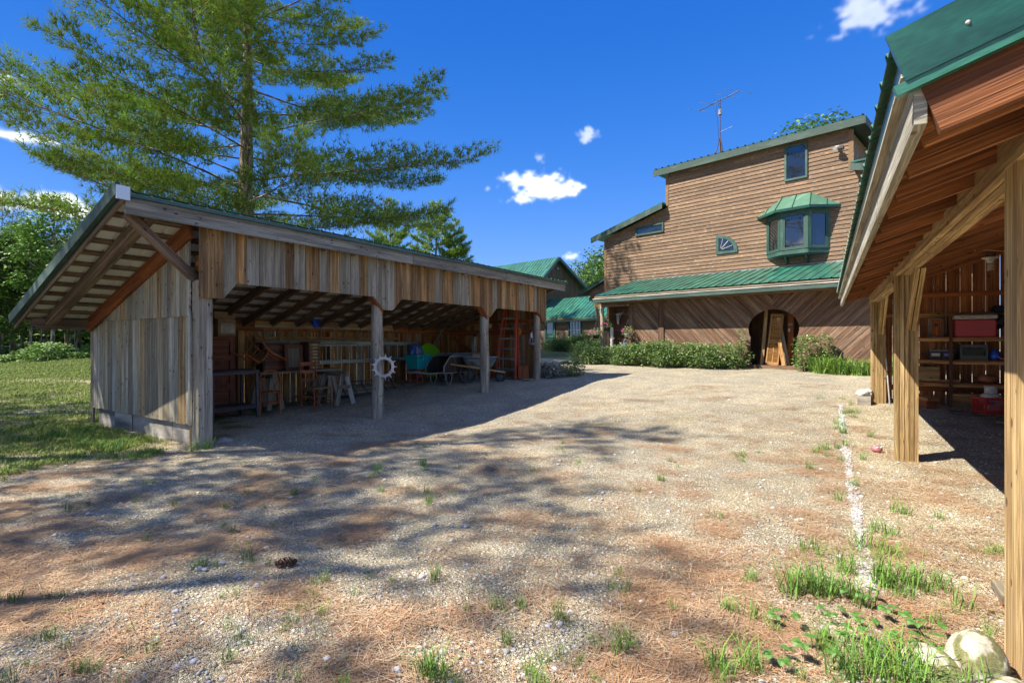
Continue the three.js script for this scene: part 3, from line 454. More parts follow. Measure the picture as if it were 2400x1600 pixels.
  { // quarter-round window
    const arc = (r, n = 14) => { const a = []; for (let i = 0; i <= n; i++) a.push([-2.13 + Math.cos(i / n * Math.PI / 2) * r, 5.19 + Math.sin(i / n * Math.PI / 2) * r * 0.86]); return a; };
    const out = arc(0.80), inn = arc(0.66), ring = [[-2.21, 5.10], [-1.33, 5.10], ...out, [-2.21, 5.88]]; const sh = new THREE.Shape(ring.map(p => new THREE.Vector2(...p))), hole = new THREE.Path([[-2.10, 5.22], ...inn, [-2.10, 5.70]].map(p => new THREE.Vector2(...p))); sh.holes.push(hole);
    const f = part(h, 'quarter_window', new THREE.ExtrudeGeometry(sh, { depth: 0.07, bevelEnabled: false }).translate(0, 0, -0.005), M.sashGreen);
    part(f, 'pane', poly([[-2.12, 5.2], ...inn, [-2.12, 5.76]], 0.012, 0.034), M.glass);
    for (const a of [0.4, 0.85, 1.25]) part(f, 'glazing_bar', bar([-2.06 + Math.cos(a) * 0.1, 5.25 + Math.sin(a) * 0.1, 0.052], [-2.13 + Math.cos(a) * 0.64, 5.19 + Math.sin(a) * 0.56, 0.052], 0.016, 0.02), M.white);
  }
  // bay window with a seamed copper hood
  {
    const A = [-0.24, 0], B = [0.43, 0.55], C = [1.36, 0.55], D = [1.92, 0], b = part(h, 'bay_window', poly([[A[0], -A[1]], [B[0], -B[1]], [C[0], -C[1]], [D[0], -D[1]]], 0.16).rotateX(-Math.PI / 2).translate(0, 4.70, 0), M.sashGreen); b.userData.label = 'three-sided bay window under a seamed green copper hood';
    part(b, 'bay_head', poly([[A[0], -A[1]], [B[0], -B[1]], [C[0], -C[1]], [D[0], -D[1]]], 0.14).rotateX(-Math.PI / 2).translate(0, 6.18, 0), M.sashGreen);
    for (const [p, q] of [[A, B], [B, C], [C, D]]) {
      const dx = q[0] - p[0], dz = q[1] - p[1], L = Math.hypot(dx, dz), ux = dx / L, uz = dz / L, at = (t, y, o) => [p[0] + ux * t - uz * o, y, p[1] + uz * t + ux * o];
      const frame = [];
      for (const t of [0.05, L - 0.05]) frame.push(bar(at(t, 4.86, -0.03), at(t, 6.18, -0.03), 0.1, 0.1, V(-uz, 0, ux)));
      frame.push(bar(at(0.1, 4.91, -0.03), at(L - 0.1, 4.91, -0.03), 0.09, 0.10), bar(at(0.1, 6.14, -0.03), at(L - 0.1, 6.14, -0.03), 0.09, 0.08));
      for (const t of [0.125, L - 0.125]) frame.push(bar(at(t, 4.96, -0.02), at(t, 6.1, -0.02), 0.05, 0.05, V(-uz, 0, ux)));
      part(b, 'sash', frame, M.sashGreen); part(b, 'pane', bar(at(0.14, 5.53, -0.035), at(L - 0.14, 5.53, -0.035), 0.012, 1.16), M.glass);
    }
    const e = 6.36, T = 6.96, a0 = [-0.58, e, 0.02], b0 = [0.31, e, 0.74], c0 = [1.46, e, 0.74], d0 = [2.26, e, 0.02], t0 = [0.34, T, 0.02], t1 = [1.31, T, 0.02];
    const hood = part(b, 'hood', tri([[a0, b0, t0], [b0, c0, t1], [b0, t1, t0], [c0, d0, t1], [a0, d0, c0], [a0, c0, b0]], 1.2), M.copper);
    const mid = (p, q, t) => p.map((v, i) => lerp(v, q[i], t)), up = p => [p[0], p[1] + 0.012, p[2] + 0.01];
    for (const [p, q] of [[b0, t0], [c0, t1], [mid(b0, c0, 0.5), mid(t0, t1, 0.5)], [mid(a0, b0, 0.45), mid(a0, t0, 0.45)], [mid(c0, d0, 0.55), mid(t1, d0, 0.55)]]) part(hood, 'seam', bar(up(p), up(q), 0.014, 0.03), M.trimDark);
    for (const [p, q] of [[a0, b0], [b0, c0], [c0, d0]]) part(hood, 'hood_edge', bar([p[0], e - 0.05, p[2] - 0.03], [q[0], e - 0.05, q[2] - 0.03], 0.05, 0.09), M.trimDark);
    for (const x of [0.52, 1.22]) part(b, 'bracket', poly([[0, 0], [0.36, 0], [0.36, -0.05], [0.05, -0.3], [0, -0.3]], 0.06).rotateY(-Math.PI / 2).translate(x + 0.03, 4.70, 0.0), M.sashGreen);
    part(b, 'soffit', poly([[A[0] + 0.03, -0.005], [B[0] + 0.02, -0.5], [C[0] - 0.02, -0.5], [D[0] - 0.03, -0.005]], 0.05).rotateX(-Math.PI / 2).translate(0, 4.648, 0), M.trimGreen);
  }
  // floodlight at the corner
  { const f = part(h, 'floodlight', [bx(0.1, 0.1, 0.05, 2.28, 8.36, 0.04), rod([2.28, 8.36, 0.05], [2.2, 8.34, 0.15], 0.015)], M.iron); part(f, 'lamp_head', rod([2.2, 8.36, 0.13], [2.12, 8.28, 0.27], 0.05, 0.085, 14), M.white); part(f, 'lamp_head', rod([2.26, 8.3, 0.13], [2.28, 8.2, 0.25], 0.045, 0.07, 14), M.iron); }
  // enclosed porch: roof sheets, gutter, soffit, diagonal boards, keyhole doorway
  const pS = V(0, -0.88, 3.06).normalize(), pN = V(0, 3.06, 0.88).normalize(), pL = Math.hypot(0.88, 3.06);
  for (let i = 0; i < 12; i++) part(h, 'porch_roof_sheet', ribbed(V(-6.16 + i * 0.9, 4.33 + (i % 2) * 0.003, 0.02), X, pS, pN, 0.912, pL, 0.3, 0.028, 0.02), i % 3 ? M.roofGreen : M.roofGreen2);
  part(h, 'porch_roof_deck', poly([[0.0, 4.22], [3.05, 3.34], [3.05, 3.27], [0.0, 4.13]], 10.7).rotateY(-Math.PI / 2).translate(4.58, 0, 0), M.diag[0]);
  part(h, 'flashing', bx(10.8, 0.03, 0.03, -0.76, 4.35, 0.035), M.galv);
  part(h, 'shingle_edge', bx(10.75, 0.06, 0.06, -0.78, 3.375, 3.09), M.grey[3]); part(h, 'gutter', bx(10.8, 0.15, 0.11, -0.78, 3.22, 3.13), M.trimGreen); part(h, 'gutter_lip', bx(10.8, 0.025, 0.03, -0.78, 3.30, 3.19), M.white);
  part(h, 'soffit', bx(10.5, 0.025, 0.6, -0.8, 3.13, 2.75), M.diag[0]);
  const gx = x => hillAt(...hoW(x, 2.4)) - 0.05;
  const DX = 0.80, inHole = (x, y) => { const dx = Math.abs(x - DX); if (y < 1.62) return dx < 0.75; return Math.pow(dx / 0.815, 2) + Math.pow((y - 1.93) / 0.67, 2) < 1; };
  const dir = s => V(Math.SQRT1_2, s * Math.SQRT1_2, 0);
  for (const side of [-1, 1]) {
    const S = dir(side), Wd = V(-S.y, S.x, 0), O = V(DX, 0, 2.4), x0 = side < 0 ? -4.68 : DX + 0.003, x1 = side < 0 ? DX - 0.003 : 5.0, y0 = 0.42, y1 = 3.12, bw = 0.155;
    for (let w = -6; w < 6; w += bw) {
      const rows = [], hit = [];
      const n = 7;
      for (let i = 0; i <= n; i++) {
        const q = w + 0.002 + (bw - 0.006) * i / n, px = DX + Wd.x * q, py = Wd.y * q; let a = (x0 - px) / S.x, b = (x1 - px) / S.x; const ya = (y0 - py) / S.y, yb = (y1 - py) / S.y; a = Math.max(a, Math.min(ya, yb)); b = Math.min(b, Math.max(ya, yb));
        if (b - a < 0.001) continue; let s0 = null, s1 = null; for (let s = a; s <= b; s += 0.006) if (inHole(px + S.x * s, py + S.y * s)) { if (s0 === null) s0 = s; s1 = s; }
        rows.push([q - w, a, b, w]); hit.push(s0 === null ? null : [s0, s1]);
      }
      if (rows.length < 2) continue; const base = O.clone().addScaledVector(Wd, w), m = pick(M.diag), nm = 'diagonal_board', lift = rr(0, 0.006), put = rws => { rws = rws.filter(r => r[2] - r[1] > 0.004); if (rws.length > 1) part(h, nm, ruled(rws, base.clone().add(V(0, 0, lift)), S, Wd, Z, 0.022), m); };
      if (hit.every(q => !q)) put(rows); else { const known = hit.filter(Boolean); hit.forEach((q, i) => { if (!q) { let best = known[0]; hit[i] = [(best[0] + best[1]) / 2, (best[0] + best[1]) / 2]; } }); put(rows.map((r, i) => [r[0], r[1], hit[i][0]])); put(rows.map((r, i) => [r[0], hit[i][1], r[2]])); }
    }
  }
  part(h, 'wall_post', bx(0.21, 2.9, 0.06, -4.78, 1.75, 2.42), M.diag[3]); part(h, 'wall_post', bx(0.24, 2.9, 0.05, -3.38, 1.75, 2.45), M.diag[1]);
  // the room behind the doorway
  part(h, 'room_floor', bx(9.6, 0.1, 2.3, 0.15, 0.62, 1.22), M.diag[0]); part(h, 'room_wall', bx(0.05, 2.6, 2.2, -0.75, 1.9, 1.28), M.diag[0]); part(h, 'room_wall', bx(0.05, 2.6, 2.2, 2.5, 1.9, 1.28), M.diag[0]);
  part(h, 'room_ceiling', bx(9.6, 0.05, 2.3, 0.15, 3.09, 1.24), M.diag[0]); part(h, 'door_board', bx(0.2, 2.0, 0.04, 1.06, 1.7, 1.45), M.orange); part(h, 'light_switch', bx(0.06, 0.11, 0.02, 1.02, 1.9, 1.48), M.white);
  const notice = part(h, 'notice', bx(0.13, 0.075, 0.012, 1.06, 2.1, 1.482), M.paper); part(notice, 'notice_print', [bx(0.1, 0.012, 0.004, 1.06, 2.115, 1.49), bx(0.09, 0.008, 0.004, 1.06, 2.095, 1.49)], M.black);
  // recess at the left end of the porch
  part(h, 'recess_wall', bx(2.9, 2.9, 0.06, -6.25, 1.9, -0.7), M.diag[1]); part(h, 'recess_wall', bx(0.06, 2.9, 3.1, -4.86, 1.8, 0.84), M.diag[0]); part(h, 'recess_ceiling', [bx(2.7, 0.06, 0.8, -6.28, 3.24, -0.35), bx(1.2, 0.06, 2.35, -5.5, 3.24, 1.24)], M.diag[3]); part(h, 'recess_floor', bx(2.7, 0.1, 3.0, -6.25, 0.62, 0.8), M.grey[1]);
  part(h, 'porch_post', sweep([V(-6.0, 0.3, 2.75), V(-5.98, 1.6, 2.75), V(-6.02, 3.2, 2.75)], [0.10, 0.09, 0.085], 10, 0.2, 3), M.pole[1]);
  part(h, 'porch_beam', bx(1.4, 0.16, 0.14, -5.5, 3.05, 2.75), M.diag[3]);
  // jutting room at the left rear with its slanting prop
  part(h, 'jetty_wall', poly([[-9.15, 3.82], [-7.75, 3.82], [-7.75, 4.75], [-8.0, 4.65], [-9.15, 4.05]], 2.5, -3.1), M.cornerBoard);
  for (let i = 0; i < 6; i++) { const y = 3.83 + i * 0.152, l = Math.max(-9.12, -9.12 + (y - 3.95) / 0.5); part(h, 'clapboard', ruled([[0, l, -7.83], [0.165, Math.max(-9.12, -9.12 + (y + 0.165 - 3.95) / 0.5), -7.83]], V(0, y, -0.60), X, Y, Z, 0.012, w => lerp(0.022, 0.004, w / 0.165)), pick(M.clap)); }
  part(h, 'fascia_board', poly([[-9.74, 3.86], [-7.7, 4.72], [-7.7, 4.86], [-9.74, 3.98]], 0.04, -0.36), M.trimGreen); part(h, 'roof', poly([[-9.78, 3.97], [-7.7, 4.86], [-7.7, 4.93], [-9.78, 4.04]], 3, -3.3), M.trimDark); part(h, 'jetty_beam', bx(1.6, 0.2, 2.4, -8.45, 3.72, -1.85), M.diag[3]);
  part(h, 'prop', bar([-8.78, 3.66, -0.5], [-7.62, 0.75, 0.2], 0.13, 0.15), M.fresh[2]);
}
{ // louvred shutter leaning in the doorway, and what leans beside it
  const s = thing('louvred_shutter', 'tall tan louvred shutter leaning inside the keyhole doorway', 'shutter', hoAt(0.64, 2.05, 0.68), HO_T); s.rotation.set(0, HO_T, 0); const g = new THREE.Group(); 
  const tilt = new THREE.Matrix4().makeRotationFromEuler(new THREE.Euler(-0.14, 0, -0.06)); const P = (nm, geo) => part(s, nm, geo.applyMatrix4(tilt), M.shutter);
  for (const x of [-0.19, 0.19]) P('stile', bx(0.05, 1.78, 0.035, x, 0.9, 0)); for (const y of [0.05, 0.80, 1.76]) P('rail', bx(0.33, 0.09, 0.035, 0, y, 0)); for (let i = 0; i < 16; i++) P('louvre', bx(0.33, 0.045, 0.008, 0, 0.88 + i * 0.053, 0, 0.7)); for (const x of [-0.085, 0.085]) for (let i = 0; i < 12; i++) P('louvre', bx(0.15, 0.048, 0.008, x, 0.12 + i * 0.053, 0, 0.5)); P('middle_stile', bx(0.02, 0.66, 0.03, 0, 0.42, 0));
  solo('pale_board', [bx(0.11, 2.0, 0.03)], M.fresh[0], 'pale board leaning left of the louvred shutter', 'board', hoAt(0.33, 1.9, 1.62), HO_T).rotation.set(-0.08, HO_T, -0.12);
  solo('dark_board', [bx(0.12, 1.7, 0.03)], M.rear[2], 'dark plank leaning behind the louvred shutter', 'board', hoAt(0.95, 1.85, 1.5), HO_T).rotation.set(-0.05, HO_T, 0.16);
  solo('short_plank', [bx(0.12, 0.9, 0.04)], M.rear[3], 'short brown plank propped low beside the louvred shutter', 'board', hoAt(0.97, 2.1, 1.12), HO_T).rotation.set(-0.1, HO_T, 0.1);
}
{ // television aerial on a tripod
  const a = thing('tv_aerial', 'rusty rooftop television aerial on a small tripod mast', 'aerial', hoAt(-3.1, -2.4, 9.2), HO_T);
  part(a, 'mast', rod([0, 0.9, 0], [0, 3.45, 0], 0.025, 0.02), M.rust); for (const t of [0.4, 2.5, 4.6]) part(a, 'tripod_leg', rod([Math.cos(t) * 0.42, 0, Math.sin(t) * 0.42], [0, 1.72, 0], 0.02), M.rust); part(a, 'brace_ring', [rod([0.3, 0.5, 0.15], [-0.3, 0.5, 0.15], 0.012), rod([-0.3, 0.5, 0.15], [0, 0.5, -0.35], 0.012), rod([0, 0.5, -0.35], [0.3, 0.5, 0.15], 0.012)], M.rust);
  part(a, 'boom', rod([-1.15, 3.42, -0.35], [0.95, 3.42, 0.25], 0.022), M.iron); for (const [t, L] of [[0.0, 0.75], [0.32, 0.8], [0.36, 0.5], [0.52, 0.45], [0.75, 0.7], [1, 0.95]]) { const x = lerp(-1.15, 0.95, t), z = lerp(-0.35, 0.25, t); part(a, 'element', rod([x - 0.27 * L, 3.42 - 0.12 * L, z + 0.96 * L], [x + 0.27 * L, 3.42 + 0.12 * L, z - 0.96 * L], 0.009), M.alu); }
  part(a, 'rotor_box', rod([0, 2.75, 0], [0, 3.0, 0], 0.08, 0.06, 10), M.paper); part(a, 'side_arm', rod([0, 1.95, 0], [0.6, 2.0, 0.1], 0.008), M.alu); part(a, 'cable', pipe([[0, 3.3, 0.02], [-0.18, 3.0, 0.05], [-0.1, 2.5, 0.05], [-0.04, 1.5, 0.04], [-0.12, 1.2, 0.06]], 0.01), M.black);
}
// ---------------------------------------------------------------- the open lumber shed on the right (local x along its posts, away; z inwards)
const CP_T = Math.atan2(0.852, 0.5236), CPP = [2.356, 0, -2.45];
const cpW = (x, z) => [2.356 + 0.5236 * x + 0.852 * z, 2.45 + 0.852 * x - 0.5236 * z];
const cpAt = (x, z, y) => { const [X, Z] = cpW(x, z); return [X, y === undefined ? groundY(X, Z) : y, -Z]; };
const cpRoof = z => 2.49 + 0.33 * (z + 0.53);
{
  const c = thing('lumber_shed', 'open shed of new yellow lumber with green metal roof and shelves inside', 'shed', CPP, CP_T);
  const X = V(1, 0, 0), Y = V(0, 1, 0), ZN = V(0, 0, -1);
  const gy = (x, z) => groundY(...cpW(x, z)) - 0.06;
  // built-up posts of standing planks
  const post = (x, n, top) => { for (let i = 0; i < n; i++) { const y0 = gy(x, 0.08); part(c, 'post_plank', bx(0.19 + rr(-0.012, 0.012), top - y0, 0.042, x + 0.10, (top + y0) / 2, 0.024 + i * 0.0465), M.fresh[(i + Math.round(x)) % 3]); } };
  post(-0.19, 3, 2.62); post(4.56, 5, 2.60); post(8.55, 5, 2.55);
  part(c, 'trim_strip', bx(0.03, 2.6, 0.12, 0.02, 1.25, 0.22), M.white);
  // beams
  part(c, 'beam', bx(6.3, 0.26, 0.045, 1.62, 2.44, 0.02), M.fresh[0]); part(c, 'beam', bx(6.3, 0.12, 0.05, 1.62, 2.37, 0.075), M.fresh[1]); part(c, 'beam', bx(6.3, 0.16, 0.05, 1.62, 2.39, 0.128), M.fresh[0]);
  part(c, 'beam', bx(4.1, 0.24, 0.045, 6.9, 2.36, 0.02), M.fresh[1]); part(c, 'beam', bx(4.1, 0.13, 0.09, 6.9, 2.31, 0.09), M.fresh[0]);
  for (const x of [4.56, 8.55]) for (const dz of [0.13, 0.185]) part(c, 'knee_brace', bar([x + 0.02, 1.72 - dz * 0.3, dz], [x - 0.72, 2.34, dz], 0.045, 0.10), M.fresh[dz > 0.15 ? 0 : 1]);
  // rafters with pale lower edges, roof sheets, fascia
  for (let i = 0; i < 22; i++) { const x = -0.78 + i * 0.455; part(c, 'rafter', bar([x, cpRoof(-0.43) - 0.165, -0.43], [x, cpRoof(4.4) - 0.165, 4.4], 0.042, 0.21), M.rafter[i % 3]); }
  const sl = Math.atan(0.33), S = V(0, Math.sin(sl), Math.cos(sl)), N = V(0, Math.cos(sl), -Math.sin(sl));
  part(c, 'roof_deck', bar([3.9, cpRoof(-0.46) - 0.028, -0.46], [3.9, cpRoof(4.5) - 0.028, 4.5], 10.1, 0.018), M.rafter[0]);
  for (let i = 0; i < 12; i++) part(c, 'roof_sheet', ribbed(V(-1.2 + i * 0.86, cpRoof(-0.54) + 0.002 + (i % 2) * 0.003, -0.54), X, S, N, 0.875, 5.25, 0.23, 0.02, 0.022), M.roofGreen);
  part(c, 'fascia_board', bx(10.2, 0.185, 0.035, 3.92, 2.308, -0.46), M.grey[5]); part(c, 'drip_edge', bx(10.28, 0.09, 0.02, 3.93, 2.425, -0.50), M.trimDark); part(c, 'drip_edge', bx(10.28, 0.014, 0.04, 3.93, 2.375, -0.495), M.grey[0]);
  const rk = (x, w, h, dy, m, nm) => part(c, nm, bar([x, cpRoof(-0.53) + dy, -0.53], [x, cpRoof(4.6) + dy, 4.6], w, h), m);
  rk(-1.215, 0.022, 0.17, -0.06, M.trimDark, 'rake_trim'); rk(-1.205, 0.03, 0.035, -0.165, M.roofGreen2, 'rake_trim'); 
  part(c, 'barge_board', bar([-1.165, cpRoof(-0.44) - 0.245, -0.44], [-1.165, cpRoof(4.5) - 0.245, 4.5], 0.045, 0.20), wood('brown', 0.62, 0.5, 0.36));
  for (let i = 0; i < 6; i++) part(c, 'roof_screw', new THREE.SphereGeometry(0.007, 8, 6), M.white, [-1.227, cpRoof(-0.35 + i * 0.6) - 0.06, -0.35 + i * 0.6]);
  // end wall of spaced boards with rails and shelves
  for (let z = 0.16; z < 4.2;) { const w = rr(0.16, 0.23), y0 = gy(8.95, z), y1 = cpRoof(z) - 0.06; part(c, 'wall_board', bx(0.022, y1 - y0, w - rr(0.006, 0.016), 9.0 + rr(0, 0.008), (y0 + y1) / 2, z + w / 2), pick(M.rafter)); z += w; }
  for (let x = -1; x < 9; x += 0.2) part(c, 'wall_board', bx(0.19, 3.9, 0.022, x + 0.1, 1.95, 4.35), M.rafter[Math.floor(x * 5 + 9) % 3]);
  for (const [y, hh, m] of [[2.37, 0.09, M.orange], [1.99, 0.09, M.rear[3]], [0.62, 0.10, M.orange]]) part(c, 'wall_rail', bx(0.04, hh, 3.9, 8.965, y, 2.2), m);
  for (const y of [1.575, 1.17, 0.76]) { const sh = part(c, 'shelf', bx(0.42, 0.028, 3.6, 8.74, y - 0.014, 2.3), M.beam); part(sh, 'shelf_edge', bx(0.03, 0.045, 3.6, 8.55, y - 0.05, 2.3), M.rear[0]); }
  part(c, 'shelf_upright', bx(0.035, 1.75, 0.045, 8.52, 1.08, 1.16), M.rust); part(c, 'shelf_upright', bx(0.035, 1.75, 0.045, 8.52, 1.08, 2.6), M.rust);
}
{ // things on and below the shelves
  const at = (x, z, y) => cpAt(x, z, y);
  { const c = thing('picnic_cooler', 'red picnic cooler with white lid on the top shelf', 'cooler', at(8.72, 1.5, 1.577), CP_T); part(c, 'tub', new RoundedBoxGeometry(0.36, 0.31, 0.56, 3, 0.03).translate(0, 0.157, 0), std({ color: lin(0.42, 0.05, 0.055), roughness: 0.5 })); part(c, 'lid', new RoundedBoxGeometry(0.38, 0.075, 0.58, 3, 0.02).translate(0, 0.352, 0), M.white); part(c, 'latch', bx(0.02, 0.05, 0.3, -0.195, 0.345, 0), M.white); part(c, 'handle', pipe([[0, 0.2, 0.28], [0, 0.24, 0.31], [0, 0.27, 0.29]], 0.012), M.white); }
  { const l = thing('hollow_log', 'short log section with a round hole standing on the top shelf', 'log', at(8.75, 1.0, 1.577), CP_T); part(l, 'bark', rod([0, 0, 0], [0, 0.34, 0], 0.135, 0.125, 18), M.grey[3]); part(l, 'peeled_face', bx(0.02, 0.30, 0.14, -0.126, 0.17, -0.02), M.orange); part(l, 'hole', rod([-0.12, 0.22, -0.03], [-0.142, 0.22, -0.03], 0.03, 0.03, 14), M.black); }
  for (const [z, lab, col] of [[0.96, 'black car battery with a plain white label on the middle shelf', M.white], [1.14, 'black car battery with a blue label on the middle shelf', std({ color: lin(0.1, 0.12, 0.5), roughness: 0.4 })]]) { const b = thing('car_battery', lab, 'battery', at(8.66, z, 1.172), CP_T, 'car batteries on the shelf'); part(b, 'case', new RoundedBoxGeometry(0.17, 0.16, 0.175, 2, 0.01).translate(0, 0.08, 0), M.black); part(b, 'cover', bx(0.175, 0.03, 0.18, 0, 0.165, 0), M.iron); part(b, 'label_plate', bx(0.005, 0.05, 0.12, -0.0875, 0.09, 0), col); for (const q of [-0.05, 0.05]) part(b, 'terminal', rod([0.04, 0.175, q], [0.04, 0.2, q], 0.01), M.alu); }
  const crate = (name, lab, m, w, hh, d, pos, turn = 0) => { const k = thing(name, lab, 'crate', pos, CP_T + turn); part(k, 'bottom', bx(w, 0.02, d, 0, 0.01, 0), m); for (const s of [-1, 1]) { for (const [geoW, geoD, ox, oz] of [[0.02, d, s * (w / 2 - 0.01), 0], [w - 0.04, 0.02, 0, s * (d / 2 - 0.01)]]) { const q = part(k, 'side', bx(geoW, 0.07, geoD, ox, 0.045, oz), m); part(q, 'top_rail', bx(geoW, 0.045, geoD, ox, hh - 0.022, oz), m); const n = 7, L = Math.max(geoW, geoD) - 0.06; for (let i = 0; i <= n; i++) for (const e of [-1, 1]) { const a = -L / 2 + L * i / n, b = clamp(a + e * (hh * 0.55), -L / 2, L / 2); if (Math.abs(a - b) < 0.02) continue; part(q, 'lattice_bar', geoW > geoD ? bar([a, 0.08, oz], [b, hh - 0.045, oz], 0.008, 0.008) : bar([ox, 0.08, a], [ox, hh - 0.045, b], 0.008, 0.008), m); } } } for (const sx of [-1, 1]) for (const sz of [-1, 1]) part(k, 'corner', bx(0.03, hh, 0.03, sx * (w / 2 - 0.012), hh / 2 + 0.001, sz * (d / 2 - 0.012)), m); return k; };
  crate('milk_crate', 'grey plastic milk crate on the middle shelf', std({ color: lin(0.07, 0.085, 0.075), roughness: 0.6 }), 0.34, 0.27, 0.36, at(8.72, 1.48, 1.172));
  crate('red_crate', 'red plastic crate on the floor holding a gas cylinder', std({ color: lin(0.45, 0.035, 0.025), roughness: 0.5 }), 0.33, 0.29, 0.36, at(8.15, 1.62), 0.35);
  { const g = thing('gas_cylinder', 'white gas cylinder standing in the red crate', 'gas cylinder', at(8.15, 1.62), CP_T); part(g, 'tank', lathe([[0, 0.03], [0.12, 0.03], [0.145, 0.08], [0.145, 0.26], [0.13, 0.32], [0.08, 0.36], [0, 0.37]], 24), M.white); part(g, 'collar', new THREE.CylinderGeometry(0.085, 0.085, 0.11, 20, 1, true, 0.6, 5.1).translate(0, 0.41, 0), M.white); part(g, 'valve', rod([0, 0.36, 0], [0, 0.44, 0], 0.02), M.alu); part(g, 'collar_rim', new THREE.TorusGeometry(0.085, 0.01, 6, 24).rotateX(Math.PI / 2).translate(0, 0.465, 0), M.white); part(g, 'label_band', new THREE.CylinderGeometry(0.146, 0.146, 0.06, 24, 1, true, 3.2, 1.6).translate(0, 0.2, 0), std({ color: lin(0.04, 0.06, 0.3), roughness: 0.4 })); }
  { const b = thing('blue_bottle', 'blue round jug with an orange strap on the middle shelf', 'jug', at(8.66, 1.77, 1.172), CP_T); part(b, 'body', lathe([[0, 0], [0.07, 0.01], [0.085, 0.07], [0.07, 0.14], [0.03, 0.17], [0.03, 0.19], [0, 0.19]], 18), std({ color: lin(0.02, 0.10, 0.5), roughness: 0.3 })); part(b, 'strap', pipe([[-0.09, 0.06, 0.02], [-0.12, 0.03, 0.1], [-0.1, 0.1, 0.14], [-0.12, 0.04, 0.18], [-0.1, 0.005, 0.22]], 0.01), std({ color: lin(0.7, 0.12, 0.03), roughness: 0.5 })); }
  { const b = thing('wooden_box', 'shallow grey wooden box on the lowest shelf', 'box', at(8.62, 0.80, 0.79), CP_T); part(b, 'front_panel', bx(0.02, 0.22, 0.42, -0.1, 0.14, 0), M.grey[4]); part(b, 'side_panel', bx(0.2, 0.22, 0.02, 0.005, 0.14, 0.2), M.grey[4]); part(b, 'side_panel', bx(0.2, 0.22, 0.02, 0.005, 0.14, -0.2), M.grey[4]); part(b, 'back_panel', bx(0.02, 0.22, 0.38, 0.105, 0.14, 0), M.grey[4]); part(b, 'bottom', bx(0.2, 0.02, 0.4, 0, 0.02, 0), M.grey[3]); }
  { const b = thing('clay_bowl', 'brown round clay pot lying on the lowest shelf', 'pot', at(8.66, 1.68, 0.763), CP_T); part(b, 'pot_body', blob(0.11, 8, 1, 0.72, 1.35, 0.06).translate(0, 0.082, 0), std({ color: lin(0.34, 0.13, 0.06), map: dirtTex, roughness: 0.8 })); part(b, 'spout', rod([-0.02, 0.09, -0.13], [-0.04, 0.12, -0.2], 0.02, 0.012), M.rust); }
  { const b = thing('pipe_roll', 'long cardboard tube lying on the lowest shelf', 'tube', at(8.62, 1.0, 0.764), CP_T); part(b, 'tube_wall', rod([-0.02, 0.03, -0.3], [-0.02, 0.03, 0.3], 0.028, 0.028, 14), M.card); }
  { const b = thing('timber_offcut', 'sawn timber offcut lying on the dirt below the shelves', 'timber', at(8.35, 0.82), CP_T + 0.5); part(b, 'top_piece', bx(0.26, 0.05, 0.2, 0, 0.175, 0, 0, 0, 0.08), M.rear[3]); part(b, 'lower_piece', bx(0.2, 0.16, 0.16, 0.02, 0.075, 0.0), M.orange); }
  { const b = thing('plank_crate', 'long weathered plank box under the lowest shelf', 'box', at(8.72, 1.5, 0.36), CP_T); part(b, 'front_panel', bx(0.03, 0.2, 0.6, -0.1, 0.1, 0), M.rear[3]); part(b, 'top_panel', bx(0.24, 0.02, 0.6, 0.02, 0.2, 0), M.rear[0]); part(b, 'lower_board', bx(0.1, 0.1, 0.75, 0.0, -0.06, 0.05), M.rear[2]); part(b, 'skid', bx(0.2, 0.3, 0.1, 0.02, -0.22, 0.25), M.rear[2]); part(b, 'skid', bx(0.2, 0.3, 0.1, 0.02, -0.22, -0.2), M.rear[2]); }
  { const b = thing('scrap_iron', 'flat rusty tool lying on the dirt in front of the shelves', 'tool', at(7.9, 1.2), CP_T + 1.2); part(b, 'blade', bx(0.3, 0.02, 0.12, 0, 0.03, 0), M.iron); part(b, 'shaft', rod([-0.15, 0.03, 0], [-0.6, 0.025, 0.06], 0.02), M.rust); part(b, 'head', bx(0.07, 0.1, 0.07, -0.6, 0.05, 0.06), M.rust); }
  { const b = thing('floor_boards', 'grey loose boards lying flat on the dirt floor of the lumber shed', 'boards', at(7.2, 1.75), CP_T + 0.15); part(b, 'board', bx(1.3, 0.03, 0.3, 0, 0.03, 0.2), M.grey[3]); part(b, 'board', bx(0.5, 0.03, 0.14, -0.2, 0.055, -0.1, 0, 0.5), M.grey[3]); }
  { const b = thing('helmet', 'dark blue cap hung at the end of the top rail', 'cap', at(8.9, 1.86, 2.02), CP_T); part(b, 'crown_shell', new THREE.SphereGeometry(0.1, 16, 10, 0, 6.3, 0, 1.7).translate(-0.06, 0.02, 0), std({ color: lin(0.02, 0.03, 0.07), roughness: 0.7 })); part(b, 'peak', bx(0.12, 0.012, 0.16, -0.16, 0.0, 0, 0, 0, 0.3), M.black); part(b, 'bundle', blob(0.09, 3, 0.8, 1.4, 1, 0.4).translate(-0.06, -0.18, 0.02), M.black); }
  { const b = thing('porcelain_light', 'bare spiral bulb in a white porcelain ceiling holder', 'light', at(6.9, 1.36, 2.72), CP_T); part(b, 'mount_box', rod([0, 0.08, 0], [0, 0.04, 0], 0.06, 0.06, 16), M.iron); part(b, 'holder', lathe([[0.035, -0.06], [0.05, 0.0], [0.10, 0.02], [0.10, 0.035], [0, 0.04]], 22), M.white); const pts = []; for (let i = 0; i < 40; i++) { const a = i * 0.62; pts.push([Math.cos(a) * 0.03, -0.07 - i * 0.0024, Math.sin(a) * 0.03]); } part(b, 'spiral_bulb', pipe(pts, 0.008, 120, 6), M.white); part(b, 'mount_board', bx(0.1, 0.12, 0.4, 0, 0.145, 0.05), M.orange); }
